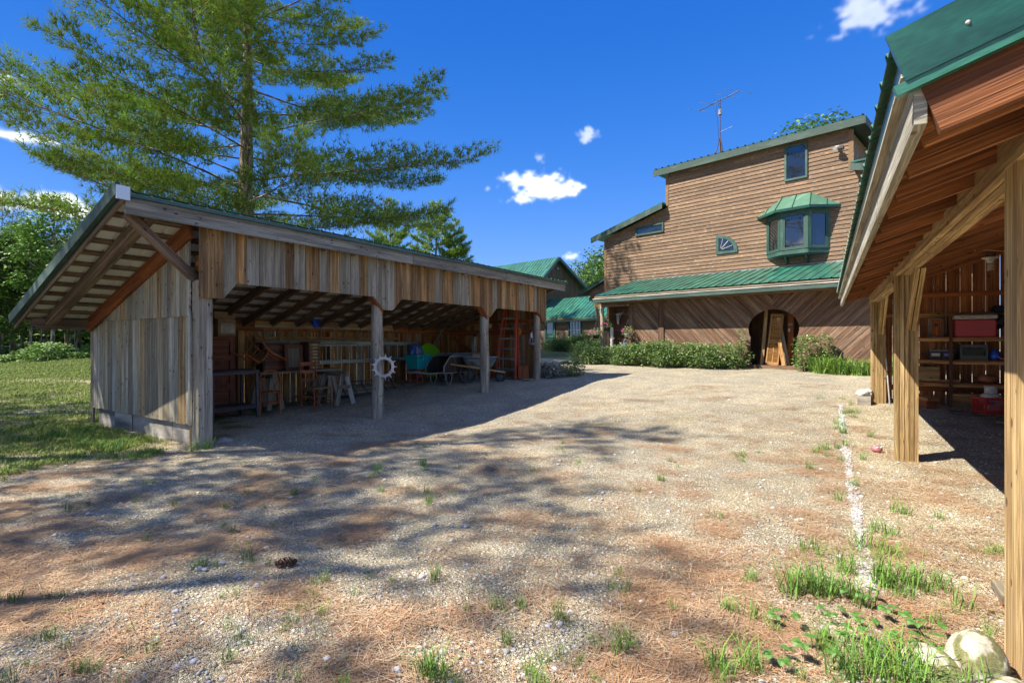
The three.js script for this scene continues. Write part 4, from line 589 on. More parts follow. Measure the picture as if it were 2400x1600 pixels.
  { const w = thing('steel_bar', 'thin steel post leaning against the far post of the lumber shed', 'steel post', at(8.45, 0.28), CP_T); part(w, 'stake', rod([0, 0, 0], [0.16, 1.12, -0.06], 0.014), M.alu); part(w, 'tip', rod([0.16, 1.12, -0.06], [0.17, 1.2, -0.06], 0.02), M.rust); part(w, 'grip', rod([0.075, 0.55, -0.03], [0.085, 0.62, -0.03], 0.02), M.rust); }
  { const w = thing('ceiling_cable', 'thin yellow cable strung below the rafters', 'cable', at(5, 0.6, 0), CP_T); part(w, 'wire', pipe([[-0.3, 2.78, 0.1], [0.8, 2.74, 0.35], [1.4, 2.8, 0.6], [1.9, 2.82, 0.95]], 0.006), std({ color: lin(0.7, 0.6, 0.3), roughness: 0.5 })); }
  { const b = thing('concrete_planter', 'concrete block topped with white stones beside the far post', 'block', at(8.45, -0.12), CP_T); part(b, 'block', bx(0.36, 0.17, 0.2, 0, 0.07, 0), M.concrete); for (let i = 0; i < 7; i++) part(b, 'white_stone', blob(0.05 + rand() * 0.03, i + 3, 1, 0.8, 1, 0.25, 1), M.white, [-0.13 + i * 0.045, 0.18 + (i % 2) * 0.04, -0.05 + (i % 3) * 0.06]); }
  { const b = thing('wood_step', 'corner of a low weathered wood step beside the nearest post', 'step', cpAt(0.13, 0.10), CP_T); part(b, 'tread', bx(0.2, 0.045, 0.2, 0, 0.26, 0.0), M.grey[3]); part(b, 'riser', bx(0.17, 0.05, 0.17, 0, 0.21, 0.01), M.orange); part(b, 'leg', bx(0.08, 0.24, 0.1, -0.02, 0.08, 0.0), M.grey[3]); }
  const rock = (name, lab, r, seed, sc, pos, ry) => { const m = shadows(new THREE.Mesh(blob(r, seed, ...sc, 0.14, 4), rockMat)); m.name = numbered(name); m.position.set(...pos); m.rotation.set(0.2, ry, 0.15); scene.add(m); tag(m, lab, 'boulder', 'stones by the nearest post'); };
  const rockTex = tex(512, 512, (u, v) => { const a = fbm(u * 6, v * 6, 201, 6, 6), moss = smooth(0.56, 0.66, fbm(u * 4, v * 4, 203, 5, 4)), f = vnoise(u * 160, v * 160, 205, 160), k = 0.66 + 0.35 * (a - 0.5) + 0.1 * (f - 0.5); return [lerp(k, 0.36 * (0.7 + f * 0.5), moss * 0.75), lerp(k * 0.96, 0.36 * (0.7 + f * 0.5), moss * 0.75), lerp(k * 0.86, 0.16, moss * 0.75)]; });
  const rockMat = std({ map: rockTex, bumpMap: noiseRough, bumpScale: 0.01, roughness: 0.9 });
  const sb = (x, Z, y) => [x, groundY(x, Z) + y, -Z];
  rock('boulder', 'large pale rounded boulder with a mossy hollow', 0.115, 21, [1.3, 0.95, 0.95], sb(2.08, 2.30, 0.07), 0.7); rock('boulder', 'tan boulder low in front of the pale mossy boulder', 0.11, 33, [0.95, 0.75, 1.2], sb(1.90, 2.31, 0.02), 0.3); rock('boulder', 'small grey boulder tucked beside the pale mossy boulder', 0.10, 47, [1.3, 0.7, 1], sb(2.06, 2.12, 0.02), 0.1);
}
{ const b = thing('pink_ball', 'small pink spotted ball lying on the gravel near a lumber post', 'ball', [4.78, groundY(4.78, 6.7) + 0.045, -6.7]); part(b, 'shell', new THREE.SphereGeometry(0.058, 20, 14).scale(1.1, 0.85, 1), std({ color: lin(0.75, 0.25, 0.3), map: stainTex, roughness: 0.5 })); for (const a of [0.3, 1.1, 2.0]) part(b, 'spot', new THREE.SphereGeometry(0.014, 8, 6), M.white, [Math.cos(a) * 0.05, 0.025, Math.sin(a) * 0.045]); }
// ---------------------------------------------------------------- barn with its low wing beyond the yard (same axes as the house)
const BA = [2.62, 37];
const baAt = (x, z) => [BA[0] + 0.701 * x - 0.713 * z, BA[1] - 0.713 * x - 0.701 * z];
{
  const b = thing('green_roofed_barn', 'grey-brown barn with a steep green metal gable roof behind the shed', 'barn', [BA[0], 0, -BA[1]], HO_T);
  const X = V(1, 0, 0), g0 = 0.6, pz = -0.75, zl = 1.6, zr = -4.6, py = 7.6;
  const barnWood = [wood('grey', 0.30, 0.28, 0.22), wood('grey', 0.26, 0.245, 0.19)];
  const topY = z => z > pz ? py - 0.95 * (z - pz) : py - 0.60 * (pz - z);
  for (let z = zl - 0.3; z > zr + 0.3; z -= 0.24) part(b, 'wall_board', bx(0.03, topY(z - 0.12) - 0.12 - g0, 0.235, 0, (topY(z - 0.12) - 0.12 + g0) / 2, z - 0.12), barnWood[Math.floor(rand() * 2)]);
  part(b, 'wall', bx(14, 4.6, 0.1, -7, 2.9, zl - 0.4), barnWood[0]); part(b, 'band', bx(0.02, 0.05, 5, 0.03, 3.9, -1.4), M.rear[2]);
  const mk = (s, zEnd, nm) => { const S = V(0, topY(zEnd) - py, zEnd - pz), L = S.length(); S.normalize(); const N = s > 0 ? V(0, -S.z, S.y).negate() : V(0, S.z, -S.y).negate(); if (N.y < 0) N.negate(); for (let i = 0; i < 16; i++) part(b, nm, ribbed(V(-14 + i * 0.9, py + 0.05, pz), X, S, N, 0.905, L, 0.3, 0.035, 0.025), i % 3 ? M.roofGreen : M.roofGreen2); };
  mk(1, zl, 'roof_sheet'); mk(-1, zr, 'roof_sheet');
  for (const zE of [zl, zr]) part(b, 'rake_trim', bar([0.42, py - 0.02, pz], [0.42, topY(zE) - 0.02, zE], 0.05, 0.2), M.trimDark);
  part(b, 'gable_light', new THREE.SphereGeometry(0.07, 10, 8), M.white, [0.1, py - 0.75, pz - 0.2]);
  { // antler-like hoop on the wall
    part(b, 'wall_hoop', new THREE.TorusGeometry(0.42, 0.035, 6, 20, 2.6).rotateZ(-1.3).translate(-0.3, 3.6, zl - 0.25), M.white);
  }
  const w = thing('barn_wing', 'low brown clapboard wing with green metal roof and green door', 'cottage', [BA[0], 0, -BA[1]], HO_T), wy = hillAt(...baAt(2, 1.3)) - 0.1;
  const fz = 1.5, eave = 3.0, wl = -0.05, wr = 6.5;
  part(w, 'wall', bx(wr - wl - 0.1, eave - wy, 0.1, (wl + wr) / 2, (eave + wy) / 2, fz - 0.08), M.cornerBoard);
  for (let y = wy; y < eave - 0.05; y += 0.155) for (const [a, c] of [[wl + 0.1, 0.98], [2.0, 3.1], [4.2, wr]]) part(w, 'clapboard', ruled([[0, a, c], [0.17, a, c]], V(0, y, fz - 0.04), X, V(0, 1, 0), V(0, 0, 1), 0.012, q => lerp(0.024, 0.004, q / 0.17)), pick(M.clap));
  part(w, 'corner_board', bx(0.12, eave - wy, 0.05, wl + 0.05, (eave + wy) / 2, fz), M.cornerBoard);
  const d = part(w, 'door', bx(0.75, 2.0, 0.05, 1.5, wy + 1.15, fz - 0.02), M.trimDark); part(d, 'door_frame', [bx(0.1, 2.1, 0.09, 1.07, wy + 1.15, fz), bx(0.1, 2.1, 0.09, 1.93, wy + 1.15, fz)], M.sashGreen); part(d, 'door_rail', bx(0.6, 0.1, 0.03, 1.5, wy + 0.98, fz + 0.02), M.sashGreen); part(d, 'door_glass', bx(0.5, 0.75, 0.02, 1.5, wy + 1.55, fz + 0.01), M.glass);
  const win = part(w, 'window', [bx(0.09, 1.3, 0.08, 3.15, wy + 1.45, fz), bx(0.09, 1.3, 0.08, 4.15, wy + 1.45, fz), bx(1.0, 0.08, 0.08, 3.65, wy + 2.1, fz), bx(1.0, 0.08, 0.08, 3.65, wy + 0.8, fz)], M.sashGreen); part(win, 'pane', bx(0.95, 1.25, 0.02, 3.65, wy + 1.45, fz - 0.02), M.glass); for (let i = 0; i < 3; i++) part(win, 'glazing_bar', bx(0.02, 1.2, 0.03, 3.4 + i * 0.25, wy + 1.45, fz + 0.005), M.white); part(win, 'glazing_bar', bx(0.9, 0.03, 0.03, 3.65, wy + 1.4, fz + 0.012), M.white);
  const S = V(0, 1.55, -2.3), L = S.length(); S.normalize(); const N = V(0, 2.3, 1.55).normalize();
  for (let i = 0; i < 8; i++) part(w, 'roof_sheet', ribbed(V(wl - 0.45 + i * 0.9, eave + 0.02, fz + 0.4), X, S, N, 0.905, L, 0.3, 0.035, 0.025), i % 3 ? M.roofGreen : M.roofGreen2);
  part(w, 'eave_board', bx(7.2, 0.16, 0.06, 3.2, eave - 0.06, fz + 0.36), M.trimDark); part(w, 'eave_strip', bx(6.4, 0.05, 0.05, 3.6, eave - 0.17, fz + 0.30), M.white); part(w, 'soffit', bx(7, 0.03, 0.5, 3.2, eave - 0.02, fz + 0.15), M.rear[0]);
  const tank = thing('milk_can', 'galvanised churn standing by the corner of the barn wing', 'churn', (() => { const [x, z] = baAt(-0.35, 1.75); return [x, hillAt(x, z), -z]; })()); part(tank, 'body', lathe([[0, 0], [0.22, 0], [0.23, 0.05], [0.22, 0.55], [0.15, 0.7], [0.15, 0.78], [0, 0.78]], 18), M.galv); part(tank, 'lid', rod([0, 0.78, 0], [0, 0.84, 0], 0.17, 0.15, 16), M.galv);
}
// ---------------------------------------------------------------- what is stored in the long shed
{
  const T = (name, label, cat, x, z, y, turn = 0, group) => thing(name, label, cat, shAt(x, z, y), SH_T + turn, group);
  const g0 = shG(2, -2.3);
  { // panelled cupboard with cartons on top
    const c = T('panelled_cupboard', 'tall dark brown panelled cupboard door front behind the metal table', 'cupboard', 1.62, -3.1, g0), m = M.doorBrown;
    part(c, 'carcass', bx(0.96, 1.6, 0.36, 0, 0.8, -0.19), m); for (const x of [-0.44, 0.44]) part(c, 'stile', bx(0.1, 1.6, 0.03, x, 0.8, 0.005), m); for (const y of [0.06, 0.55, 1.15, 1.55]) part(c, 'rail', bx(0.78, 0.11, 0.03, 0, y, 0.005), m); for (const y of [0.3, 0.85, 1.35]) part(c, 'panel', bx(0.7, 0.28, 0.016, 0, y, 0.004), m); part(c, 'handle', rod([-0.3, 0.9, 0.02], [-0.3, 0.9, 0.06], 0.02), M.iron);
  }
  const carton = (x, y, z, w, h, d, lab, turn = 0, printed = true) => { const b = T('cardboard_carton', lab, 'carton', x, z, y, turn, 'cartons on the cupboard'); part(b, 'carton_body', bx(w, h, d, 0, h / 2, 0), M.card); part(b, 'flap', bx(w * 0.98, 0.008, d * 0.5, 0, h + 0.004, d * 0.24), M.card); part(b, 'tape', bx(0.05, 0.004, d * 0.98, 0, h + 0.010, 0), M.paper); if (printed) { const l = part(b, 'paper_label', bx(w * 0.78, h * 0.62, 0.004, w * 0.04, h * 0.46, d / 2 + 0.003), M.paper); part(l, 'printed_lines', [0, 1, 2, 3, 4].map(i => bx(w * (0.5 - (i % 2) * 0.12), 0.006, 0.002, -w * 0.02, h * 0.64 - i * h * 0.09, d / 2 + 0.0065)), M.iron); } };
  carton(1.85, g0 + 1.6, -3.05, 0.36, 0.34, 0.3, 'carton with a large paper label on the cupboard'); carton(1.80, g0 + 1.952, -3.05, 0.42, 0.14, 0.3, 'flat pale carton on top of the labelled carton', 0.04, false); carton(1.42, g0 + 1.6, -3.05, 0.3, 0.24, 0.3, 'small brown carton left of the labelled carton', 0.1);
  { // metal table
    const t = T('metal_table', 'narrow dark metal work table with a low shelf', 'table', 1.55, -2.3, g0); part(t, 'tabletop', bx(0.92, 0.035, 0.62, 0, 0.92, 0), M.plywood); part(t, 'apron', [bx(0.92, 0.05, 0.02, 0, 0.885, 0.3), bx(0.92, 0.05, 0.02, 0, 0.885, -0.3)], M.iron); for (const x of [-0.43, 0.43]) for (const z of [-0.28, 0.28]) part(t, 'leg', bar([x, 0.0, z * 1.04], [x * 0.97, 0.9, z], 0.045, 0.045, V(1, 0, 0)), M.iron); part(t, 'low_shelf', bx(0.84, 0.025, 0.54, 0, 0.24, 0), M.plywood); part(t, 'shelf_rail', bx(0.84, 0.05, 0.02, 0, 0.21, 0.28), M.iron);
  }
  // bentwood chair: rear loop is one bent rod from foot to foot
  const bentwood = (name, lab) => {
    const c = thing(name, lab, 'chair', [0, 0, 0], 0, 'bentwood chairs'), m = M.bent;
    part(c, 'back_loop', pipe([[-0.2, 0, -0.26], [-0.185, 0.25, -0.2], [-0.18, 0.46, -0.18], [-0.19, 0.65, -0.22], [-0.17, 0.82, -0.26], [-0.08, 0.9, -0.28], [0.08, 0.9, -0.28], [0.17, 0.82, -0.26], [0.19, 0.65, -0.22], [0.18, 0.46, -0.18], [0.185, 0.25, -0.2], [0.2, 0, -0.26]], 0.016, 70, 8), m);
    part(c, 'inner_loop', pipe([[-0.07, 0.46, -0.18], [-0.09, 0.58, -0.2], [-0.13, 0.72, -0.235], [-0.07, 0.83, -0.26], [0.07, 0.83, -0.26], [0.13, 0.72, -0.235], [0.09, 0.58, -0.2], [0.07, 0.46, -0.18]], 0.011, 50, 7), m);
    part(c, 'seat_ring', new THREE.TorusGeometry(0.195, 0.02, 8, 30).rotateX(Math.PI / 2).translate(0, 0.45, 0), m); part(c, 'cane_seat', new THREE.CylinderGeometry(0.185, 0.185, 0.012, 26).translate(0, 0.457, 0), M.rush);
    for (const x of [-1, 1]) part(c, 'leg', sweep([V(x * 0.15, 0.44, 0.14), V(x * 0.165, 0.25, 0.17), V(x * 0.19, 0, 0.22)], [0.02, 0.017, 0.013], 8), m); part(c, 'leg_ring', new THREE.TorusGeometry(0.16, 0.011, 6, 28).rotateX(Math.PI / 2).translate(0, 0.24, 0), m); return c;
  };
  const b1 = bentwood('bentwood_chair', 'bentwood chair standing with its looped back turned to the yard'); b1.position.set(...shAt(2.36, -2.2, g0)); b1.rotation.y = SH_T + Math.PI - 0.55;
  const b2 = copyOf(b1, shAt(2.2, -2.5, g0 + 1.25), 0, 'bentwood chair lying upside down across the metal table'); b2.quaternion.setFromRotationMatrix(new THREE.Matrix4().makeRotationY(SH_T).multiply(new THREE.Matrix4().makeBasis(V(0, 0, -1), V(0.755, -0.656, 0), V(-0.656, -0.755, 0)))); b2.position.set(...shAt(1.85, -2.3, g0 + 1.46));
  { // ladder-back chair with a rush seat
    const c = T('ladder_back_chair', 'brown ladder-back chair with a woven rush seat', 'chair', 3.5, -2.28, g0, 0.12), m = M.chair;
    for (const x of [-0.22, 0.22]) { part(c, 'leg', [rod([x, 0, -0.2], [x, 0.45, -0.2], 0.019, 0.02), rod([x, 0.45, -0.2], [x * 1.02, 1.06, -0.27], 0.02, 0.016), new THREE.SphereGeometry(0.022, 10, 8).translate(x * 1.02, 1.085, -0.272)], m); part(c, 'leg', rod([x * 1.12, 0, 0.22], [x * 1.12, 0.47, 0.22], 0.018, 0.022), m); for (const y of [0.15, 0.28]) part(c, 'stretcher', rod([x * 1.02, y, -0.2], [x * 1.12, y, 0.22], 0.009), m); }
    for (const y of [0.17, 0.3]) { part(c, 'stretcher', rod([-0.245, y, 0.22], [0.245, y, 0.22], 0.009), m); } part(c, 'stretcher', rod([-0.22, 0.22, -0.2], [0.22, 0.22, -0.2], 0.009), m);
    for (const [y, hh] of [[0.62, 0.065], [0.80, 0.075], [0.98, 0.085]]) part(c, 'back_slat', bx(0.42, hh, 0.012, 0, y, -0.215 - (y - 0.45) * 0.11, -0.1), m);
    part(c, 'rush_seat', [bx(0.5, 0.028, 0.21, 0, 0.452, 0.105, 0.02), bx(0.46, 0.028, 0.21, 0, 0.45, -0.098, -0.02)], M.rush);
  }
  { // trestle bench with old furniture on it
    const t = T('trestle_bench', 'grey plank bench on splayed trestles along the rear wall', 'bench', 3.55, -3.05, g0); for (let i = 0; i < 3; i++) part(t, 'plank', bx(2.1, 0.04, 0.19, 0, 0.8, -0.2 + i * 0.2), M.grey[i]); for (const x of [-0.75, 0.75]) { part(t, 'trestle_bar', bx(0.1, 0.1, 0.62, x, 0.73, 0), M.grey[1]); for (const z of [-1, 1]) for (const q of [-1, 1]) part(t, 'leg', bar([x + q * 0.16, 0, z * 0.34], [x + q * 0.03, 0.7, z * 0.26], 0.035, 0.10), M.grey[(z + 1)]); }
    const d = T('dark_chest', 'black chest of drawers standing on the plank bench', 'chest', 3.02, -3.2, g0 + 0.821); part(d, 'carcass', bx(0.62, 0.62, 0.3, 0, 0.31, 0), M.black); for (let i = 0; i < 3; i++) { const q = part(d, 'drawer', bx(0.56, 0.17, 0.02, 0, 0.11 + i * 0.2, 0.155), M.cabinet); for (const x of [-0.2, 0.2]) part(q, 'knob', new THREE.SphereGeometry(0.014, 8, 6), M.alu, [x, 0.11 + i * 0.2, 0.175]); } part(d, 'top_board', bx(0.66, 0.025, 0.32, 0, 0.632, 0), M.cabinet);
    const p = T('cabinet_door', 'dark raised-panel cabinet door leaning on the bench', 'door', 3.38, -2.93, g0 + 0.821); for (const x of [-0.19, 0.19]) part(p, 'stile', bx(0.08, 0.6, 0.03, x, 0.3, 0, -0.1), M.cabinet); for (const y of [0.04, 0.56]) part(p, 'rail', bx(0.30, 0.08, 0.03, 0, y, -0.1 * (y - 0.3), -0.1), M.cabinet); part(p, 'panel', bx(0.3, 0.44, 0.014, 0, 0.3, -0.002, -0.1), M.drawer);
    const f = T('card_file', 'narrow file cabinet of small drawers with brass labels', 'cabinet', 3.88, -3.02, g0 + 0.821); part(f, 'carcass', bx(0.3, 0.66, 0.34, 0, 0.33, -0.02), M.cabinet); for (let i = 0; i < 8; i++) { const q = part(f, 'drawer', bx(0.26, 0.066, 0.02, 0, 0.05 + i * 0.077, 0.155), M.drawer); part(q, 'brass_label', bx(0.12, 0.022, 0.006, 0, 0.055 + i * 0.077, 0.168), std({ color: lin(0.5, 0.32, 0.08), roughness: 0.4, metalness: 0.6 })); }
  }
  { const s = T('sawhorse', 'weathered grey sawhorse standing behind the ladder-back chair', 'sawhorse', 4.15, -2.45, shG(4.1, -2.4)); part(s, 'top_beam', bx(0.1, 0.1, 0.9, 0, 0.72, 0), M.grey[1]); for (const z of [-0.32, 0.32]) for (const x of [-1, 1]) part(s, 'leg', bar([x * 0.24, 0, z * 1.1], [x * 0.05, 0.7, z], 0.03, 0.11), M.grey[x > 0 ? 5 : 1]); part(s, 'brace', bx(0.3, 0.08, 0.02, 0, 0.42, 0.36), M.grey[3]); }
  { const p = T('lumber_pile', 'stack of grey boards lying along the foot of the rear wall', 'boards', 5.6, -3.2, shG(5.6, -3.2)); for (let i = 0; i < 12; i++) part(p, 'board', bx(rr(2.6, 4.2), 0.035, rr(0.14, 0.22), rr(-0.3, 0.5), 0.06 + Math.floor(i / 3) * 0.042, -0.22 + (i % 3) * 0.22 + rr(-0.02, 0.02), 0, rr(-0.02, 0.02)), pick(M.grey)); for (const x of [-1.4, 0, 1.3]) part(p, 'bearer', bx(0.09, 0.09, 0.7, x, 0.0, 0), M.rear[0]); }
  // ladders hung along the rear wall
  const ladder = (name, lab, x, z, y, L, w, n, m, rail, flat, roll = 0) => { const l = T(name, lab, 'ladder', x, z, y); for (const s of [0, 1]) part(l, 'rail', bx(L, rail, 0.035, 0, s * w, s * roll), m); for (let i = 0; i < n; i++) { const q = -L / 2 + L * (i + 0.6) / n; part(l, 'rung', flat ? bar([q, 0.0, 0], [q, w, roll], 0.03, 0.03, V(1, 0, 0)) : rod([q, 0, 0], [q, w, roll], 0.016), m); } return l; };
  ladder('wooden_ladder', 'long grey wooden ladder hung sideways high on the rear wall', 4.85, -3.46, 1.50, 4.2, 0.36, 11, M.grey[2], 0.075, false); ladder('wooden_ladder', 'second wooden ladder hung behind the high wooden ladder', 5.0, -3.53, 1.58, 4.4, 0.36, 11, M.rear[3], 0.07, false);
  ladder('metal_ladder', 'greenish metal extension ladder hung below the wooden ladders', 5.9, -3.36, 0.99, 3.75, 0.46, 11, M.aluGreen, 0.07, false); ladder('metal_ladder', 'bare metal ladder hung behind the greenish extension ladder', 6.1, -3.47, 0.95, 3.7, 0.46, 11, M.alu, 0.06, false);
  ladder('iron_ladder', 'narrow iron ladder lying tilted against the lumber pile', 5.5, -2.72, shG(5.5, -2.7) + 0.04, 2.7, 0.30, 8, M.iron, 0.035, false, -0.28);
  for (const [x, w, h, lab] of [[3.95, 0.34, 0.05, 'short orange offcut lying on the plate beam beside the blue tarp'], [4.9, 0.5, 0.09, 'pale offcut lying on the plate beam past the blue tarp'], [5.5, 0.9, 0.06, 'long yellow offcut lying on the plate beam']]) solo('wood_offcut', [bx(w, h, 0.09, 0, h / 2, 0)], h < 0.06 ? M.orange : M.fresh[0], lab, 'offcut', shAt(x, -3.57, 1.936), SH_T);
  { const t = T('blue_tarp', 'crumpled bright blue tarp bundle on the plate beam', 'tarp', 4.4, -3.5, 1.936); part(t, 'fold', blob(0.13, 5, 1.3, 0.75, 0.8, 0.8, 3).translate(0, 0.08, 0), std({ color: lin(0.02, 0.09, 0.55), roughness: 0.45 })); part(t, 'loose_end', blob(0.08, 9, 1.2, 0.9, 0.7, 0.8, 3).translate(-0.1, -0.02, 0.08), std({ color: lin(0.02, 0.09, 0.55), roughness: 0.45 })); }
  { // toothed ring on the middle pole
    const r = T('toothed_ring', 'white painted iron ring with pointed teeth hung on a pole', 'iron ring', 3.30, 0.135, 1.0); const o = [], n = 13; for (let i = 0; i < n; i++) { const a = i / n * 6.2832; for (const [da, rad] of [[-0.155, 0.197], [-0.06, 0.202], [0, 0.265], [0.06, 0.202], [0.155, 0.197]]) o.push(new THREE.Vector2(Math.cos(a + da) * rad, Math.sin(a + da) * rad)); }
    const sh = new THREE.Shape(o); sh.holes.push(new THREE.Path().absarc(0, 0, 0.148, 0, Math.PI * 2, true)); for (let i = 0; i < n * 2; i++) { const a = (i + 0.5) / (n * 2) * 6.2832; sh.holes.push(new THREE.Path().absarc(Math.cos(a) * 0.174, Math.sin(a) * 0.174, 0.007, 0, Math.PI * 2, true)); }
    part(r, 'toothed_rim', new THREE.ExtrudeGeometry(sh, { depth: 0.012, bevelEnabled: true, bevelSize: 0.003, bevelThickness: 0.003, bevelSegments: 1, curveSegments: 40 }), M.white); part(r, 'nail', rod([0, 0.154, -0.05], [0, 0.154, 0.03], 0.006), M.iron); r.rotation.set(0, SH_T - 0.5, 0);
  }
  { // storage tote with sleds behind it
    const gy = shG(7, -2.5), st = T('red_stool', 'low red metal stand under the turquoise tote', 'stand', 6.95, -2.5, gy), red = std({ color: lin(0.35, 0.035, 0.03), roughness: 0.6 }); part(st, 'seat', rod([0, 0.42, 0], [0, 0.47, 0], 0.2, 0.2, 18), red); for (let i = 0; i < 4; i++) { const a = i * 1.57 + 0.7; part(st, 'leg', rod([Math.cos(a) * 0.2, 0, Math.sin(a) * 0.2], [Math.cos(a) * 0.15, 0.43, Math.sin(a) * 0.15], 0.014), red); }
    const t = T('storage_tote', 'turquoise plastic storage tote with rounded rim', 'tote', 6.95, -2.45, gy + 0.472, 0.2), m = std({ color: lin(0.01, 0.33, 0.32), roughness: 0.38 }); const q = (a, b, c, d, y0, y1) => { const g = new RoundedBoxGeometry(1, 1, 1, 3, 0.07), p = g.attributes.position; for (let i = 0; i < p.count; i++) { const k = p.getY(i) + 0.5; p.setXYZ(i, p.getX(i) * lerp(a, c, k), lerp(y0, y1, k), p.getZ(i) * lerp(b, d, k)); } g.computeVertexNormals(); return g; }; part(t, 'tub', q(0.58, 0.36, 0.74, 0.46, 0, 0.4), m); part(t, 'rim', q(0.78, 0.5, 0.78, 0.5, 0.375, 0.41), m); for (const x of [-0.08, 0.1]) part(t, 'white_mark', bx(0.035, 0.06, 0.004, x, 0.2 - x, 0.226, 0.12), M.white); part(t, 'grip', bx(0.2, 0.04, 0.02, -0.22, 0.33, 0.228), std({ color: lin(0.005, 0.16, 0.16), roughness: 0.5 }));
    const sl = T('blue_sled', 'dark blue plastic sled standing in the turquoise tote', 'sled', 6.98, -2.62, gy + 0.89); for (const s of [-1, 1]) part(sl, 'half_shell', new THREE.SphereGeometry(0.30, 20, 12, s > 0 ? -1.57 : 1.57, 3.14, 0, 1.57).scale(0.98, 0.95, 0.3).rotateY(s * 0.35).translate(s * 0.01, 0.0, 0), std({ color: lin(0.03, 0.08, 0.28), roughness: 0.4, side: THREE.DoubleSide })); part(sl, 'keel', bx(0.03, 0.2, 0.05, 0, 0.1, 0.10), M.paper);
    const sa = T('saucer_sled', 'lime green saucer sled leaning behind the tote', 'sled', 8.0, -2.95, gy + 0.66); const gm = std({ color: lin(0.18, 0.52, 0.01), roughness: 0.4, side: THREE.DoubleSide }); part(sa, 'dish', new THREE.SphereGeometry(0.62, 28, 10, 0, 6.2832, 0, 0.95).scale(1, 0.32, 1).rotateX(1.35).translate(0, 0, -0.1), gm); part(sa, 'dish_rim', new THREE.TorusGeometry(0.505, 0.022, 8, 40).rotateX(-0.22).translate(0, 0.03, 0.02), gm);
  }
  { // garden cart
    const gy = shG(7.6, -1.9), c = T('garden_cart', 'black plywood garden cart with metal edging and tube handle', 'cart', 7.72, -1.95, gy), wheel = (z) => { const w = part(c, 'wheel', new THREE.TorusGeometry(0.29, 0.022, 8, 36).translate(0.28, 0.31, z), M.black); part(w, 'rim', new THREE.TorusGeometry(0.262, 0.01, 6, 36).translate(0.28, 0.31, z), M.alu); part(w, 'hub', rod([0.28, 0.31, z - 0.04], [0.28, 0.31, z + 0.04], 0.03, 0.03, 12), M.alu); for (let i = 0; i < 14; i++) { const a = i / 14 * 6.283; part(w, 'spoke', rod([0.28, 0.31, z], [0.28 + Math.cos(a) * 0.26, 0.31 + Math.sin(a) * 0.26, z], 0.003, 0.003, 4), M.alu); } };
    const prof = [[-0.62, 0.34], [0.62, 0.34], [0.62, 0.80], [-0.36, 0.80], [-0.62, 0.52]];
    for (const z of [-0.34, 0.32]) { part(c, 'side_panel', poly(prof, 0.014, z), M.plywood); for (let i = 0; i < 5; i++) part(c, 'edge_strip', bar([...prof[i], z + 0.007], [...prof[(i + 1) % 5], z + 0.007], 0.022, 0.022), M.alu); wheel(z * 1.2); }
    part(c, 'floor_panel', bx(1.22, 0.014, 0.64, 0, 0.345, 0), M.plywood); part(c, 'front_panel', bx(0.014, 0.44, 0.64, 0.6, 0.57, 0), M.plywood); part(c, 'axle', rod([0.28, 0.31, -0.4], [0.28, 0.31, 0.4], 0.012), M.iron);
    part(c, 'handle', pipe([[0.1, 0.34, 0.3], [-0.55, 0.36, 0.3], [-1.2, 0.36, 0.3], [-1.55, 0.42, 0.22], [-1.6, 0.43, 0], [-1.55, 0.42, -0.22], [-1.2, 0.36, -0.3], [0.1, 0.34, -0.3]], 0.014, 60), M.alu); part(c, 'stand', pipe([[-0.5, 0.35, 0.29], [-0.47, 0.12, 0.29], [-0.36, 0.01, 0.29], [-0.25, 0.12, 0.29], [-0.22, 0.35, 0.29]], 0.012, 40), M.alu); part(c, 'stand', pipe([[-0.5, 0.35, -0.29], [-0.47, 0.12, -0.29], [-0.36, 0.01, -0.29], [-0.25, 0.12, -0.29], [-0.22, 0.35, -0.29]], 0.012, 40), M.alu);
    const p = T('panel_stack', 'flat pale metal panels lying across the garden cart', 'panels', 7.95, -2.0, gy + 0.81); for (let i = 0; i < 3; i++) part(p, 'sheet', bx(0.95, 0.012, 0.62, 0.02 * i, 0.012 + i * 0.028, 0, 0, 0.03 * i), M.galv);
  }
  { // wheelbarrow
    const gy = shG(8.2, -1.15), b = thing('wheelbarrow', 'grey wheelbarrow with blue inside and wooden handles', 'wheelbarrow', shAt(8.15, -1.2, gy), 0.12); const tub = (in_) => { const g = new RoundedBoxGeometry(1, 1, 1, 4, 0.2), p = g.attributes.position; for (let i = 0; i < p.count; i++) { const k = p.getY(i) + 0.5; p.setXYZ(i, p.getX(i) * lerp(0.62, 1.05, k) + lerp(0.04, 0, k), 0.40 + k * 0.33 + (in_ ? 0.02 : 0), p.getZ(i) * lerp(0.42, 0.66, k)); } g.computeVertexNormals(); return g; };
    part(b, 'tub', tub(0), std({ color: lin(0.24, 0.27, 0.25), map: dirtTex, roughness: 0.5 })); part(b, 'tub_lining', tub(1).scale(0.95, 1, 0.93), std({ color: lin(0.05, 0.16, 0.4), roughness: 0.5 })); const rim = []; for (let i = 0; i < 28; i++) { const a = i / 28 * 6.283, e = 0.42, cx = Math.sign(Math.cos(a)) * Math.pow(Math.abs(Math.cos(a)), e), sz = Math.sign(Math.sin(a)) * Math.pow(Math.abs(Math.sin(a)), e); rim.push([cx * 0.52, 0.745, sz * 0.33]); } part(b, 'rim', pipe(rim, 0.014, 90, 6, true), M.alu);
    for (const z of [-1, 1]) { part(b, 'handle', bar([-0.85, 0.56, z * 0.3], [0.75, 0.30, z * 0.14], 0.04, 0.045), M.rear[3]); part(b, 'leg', pipe([[-0.28, 0.44, z * 0.24], [-0.3, 0.2, z * 0.27], [-0.24, 0.0, z * 0.27]], 0.014), M.iron); }
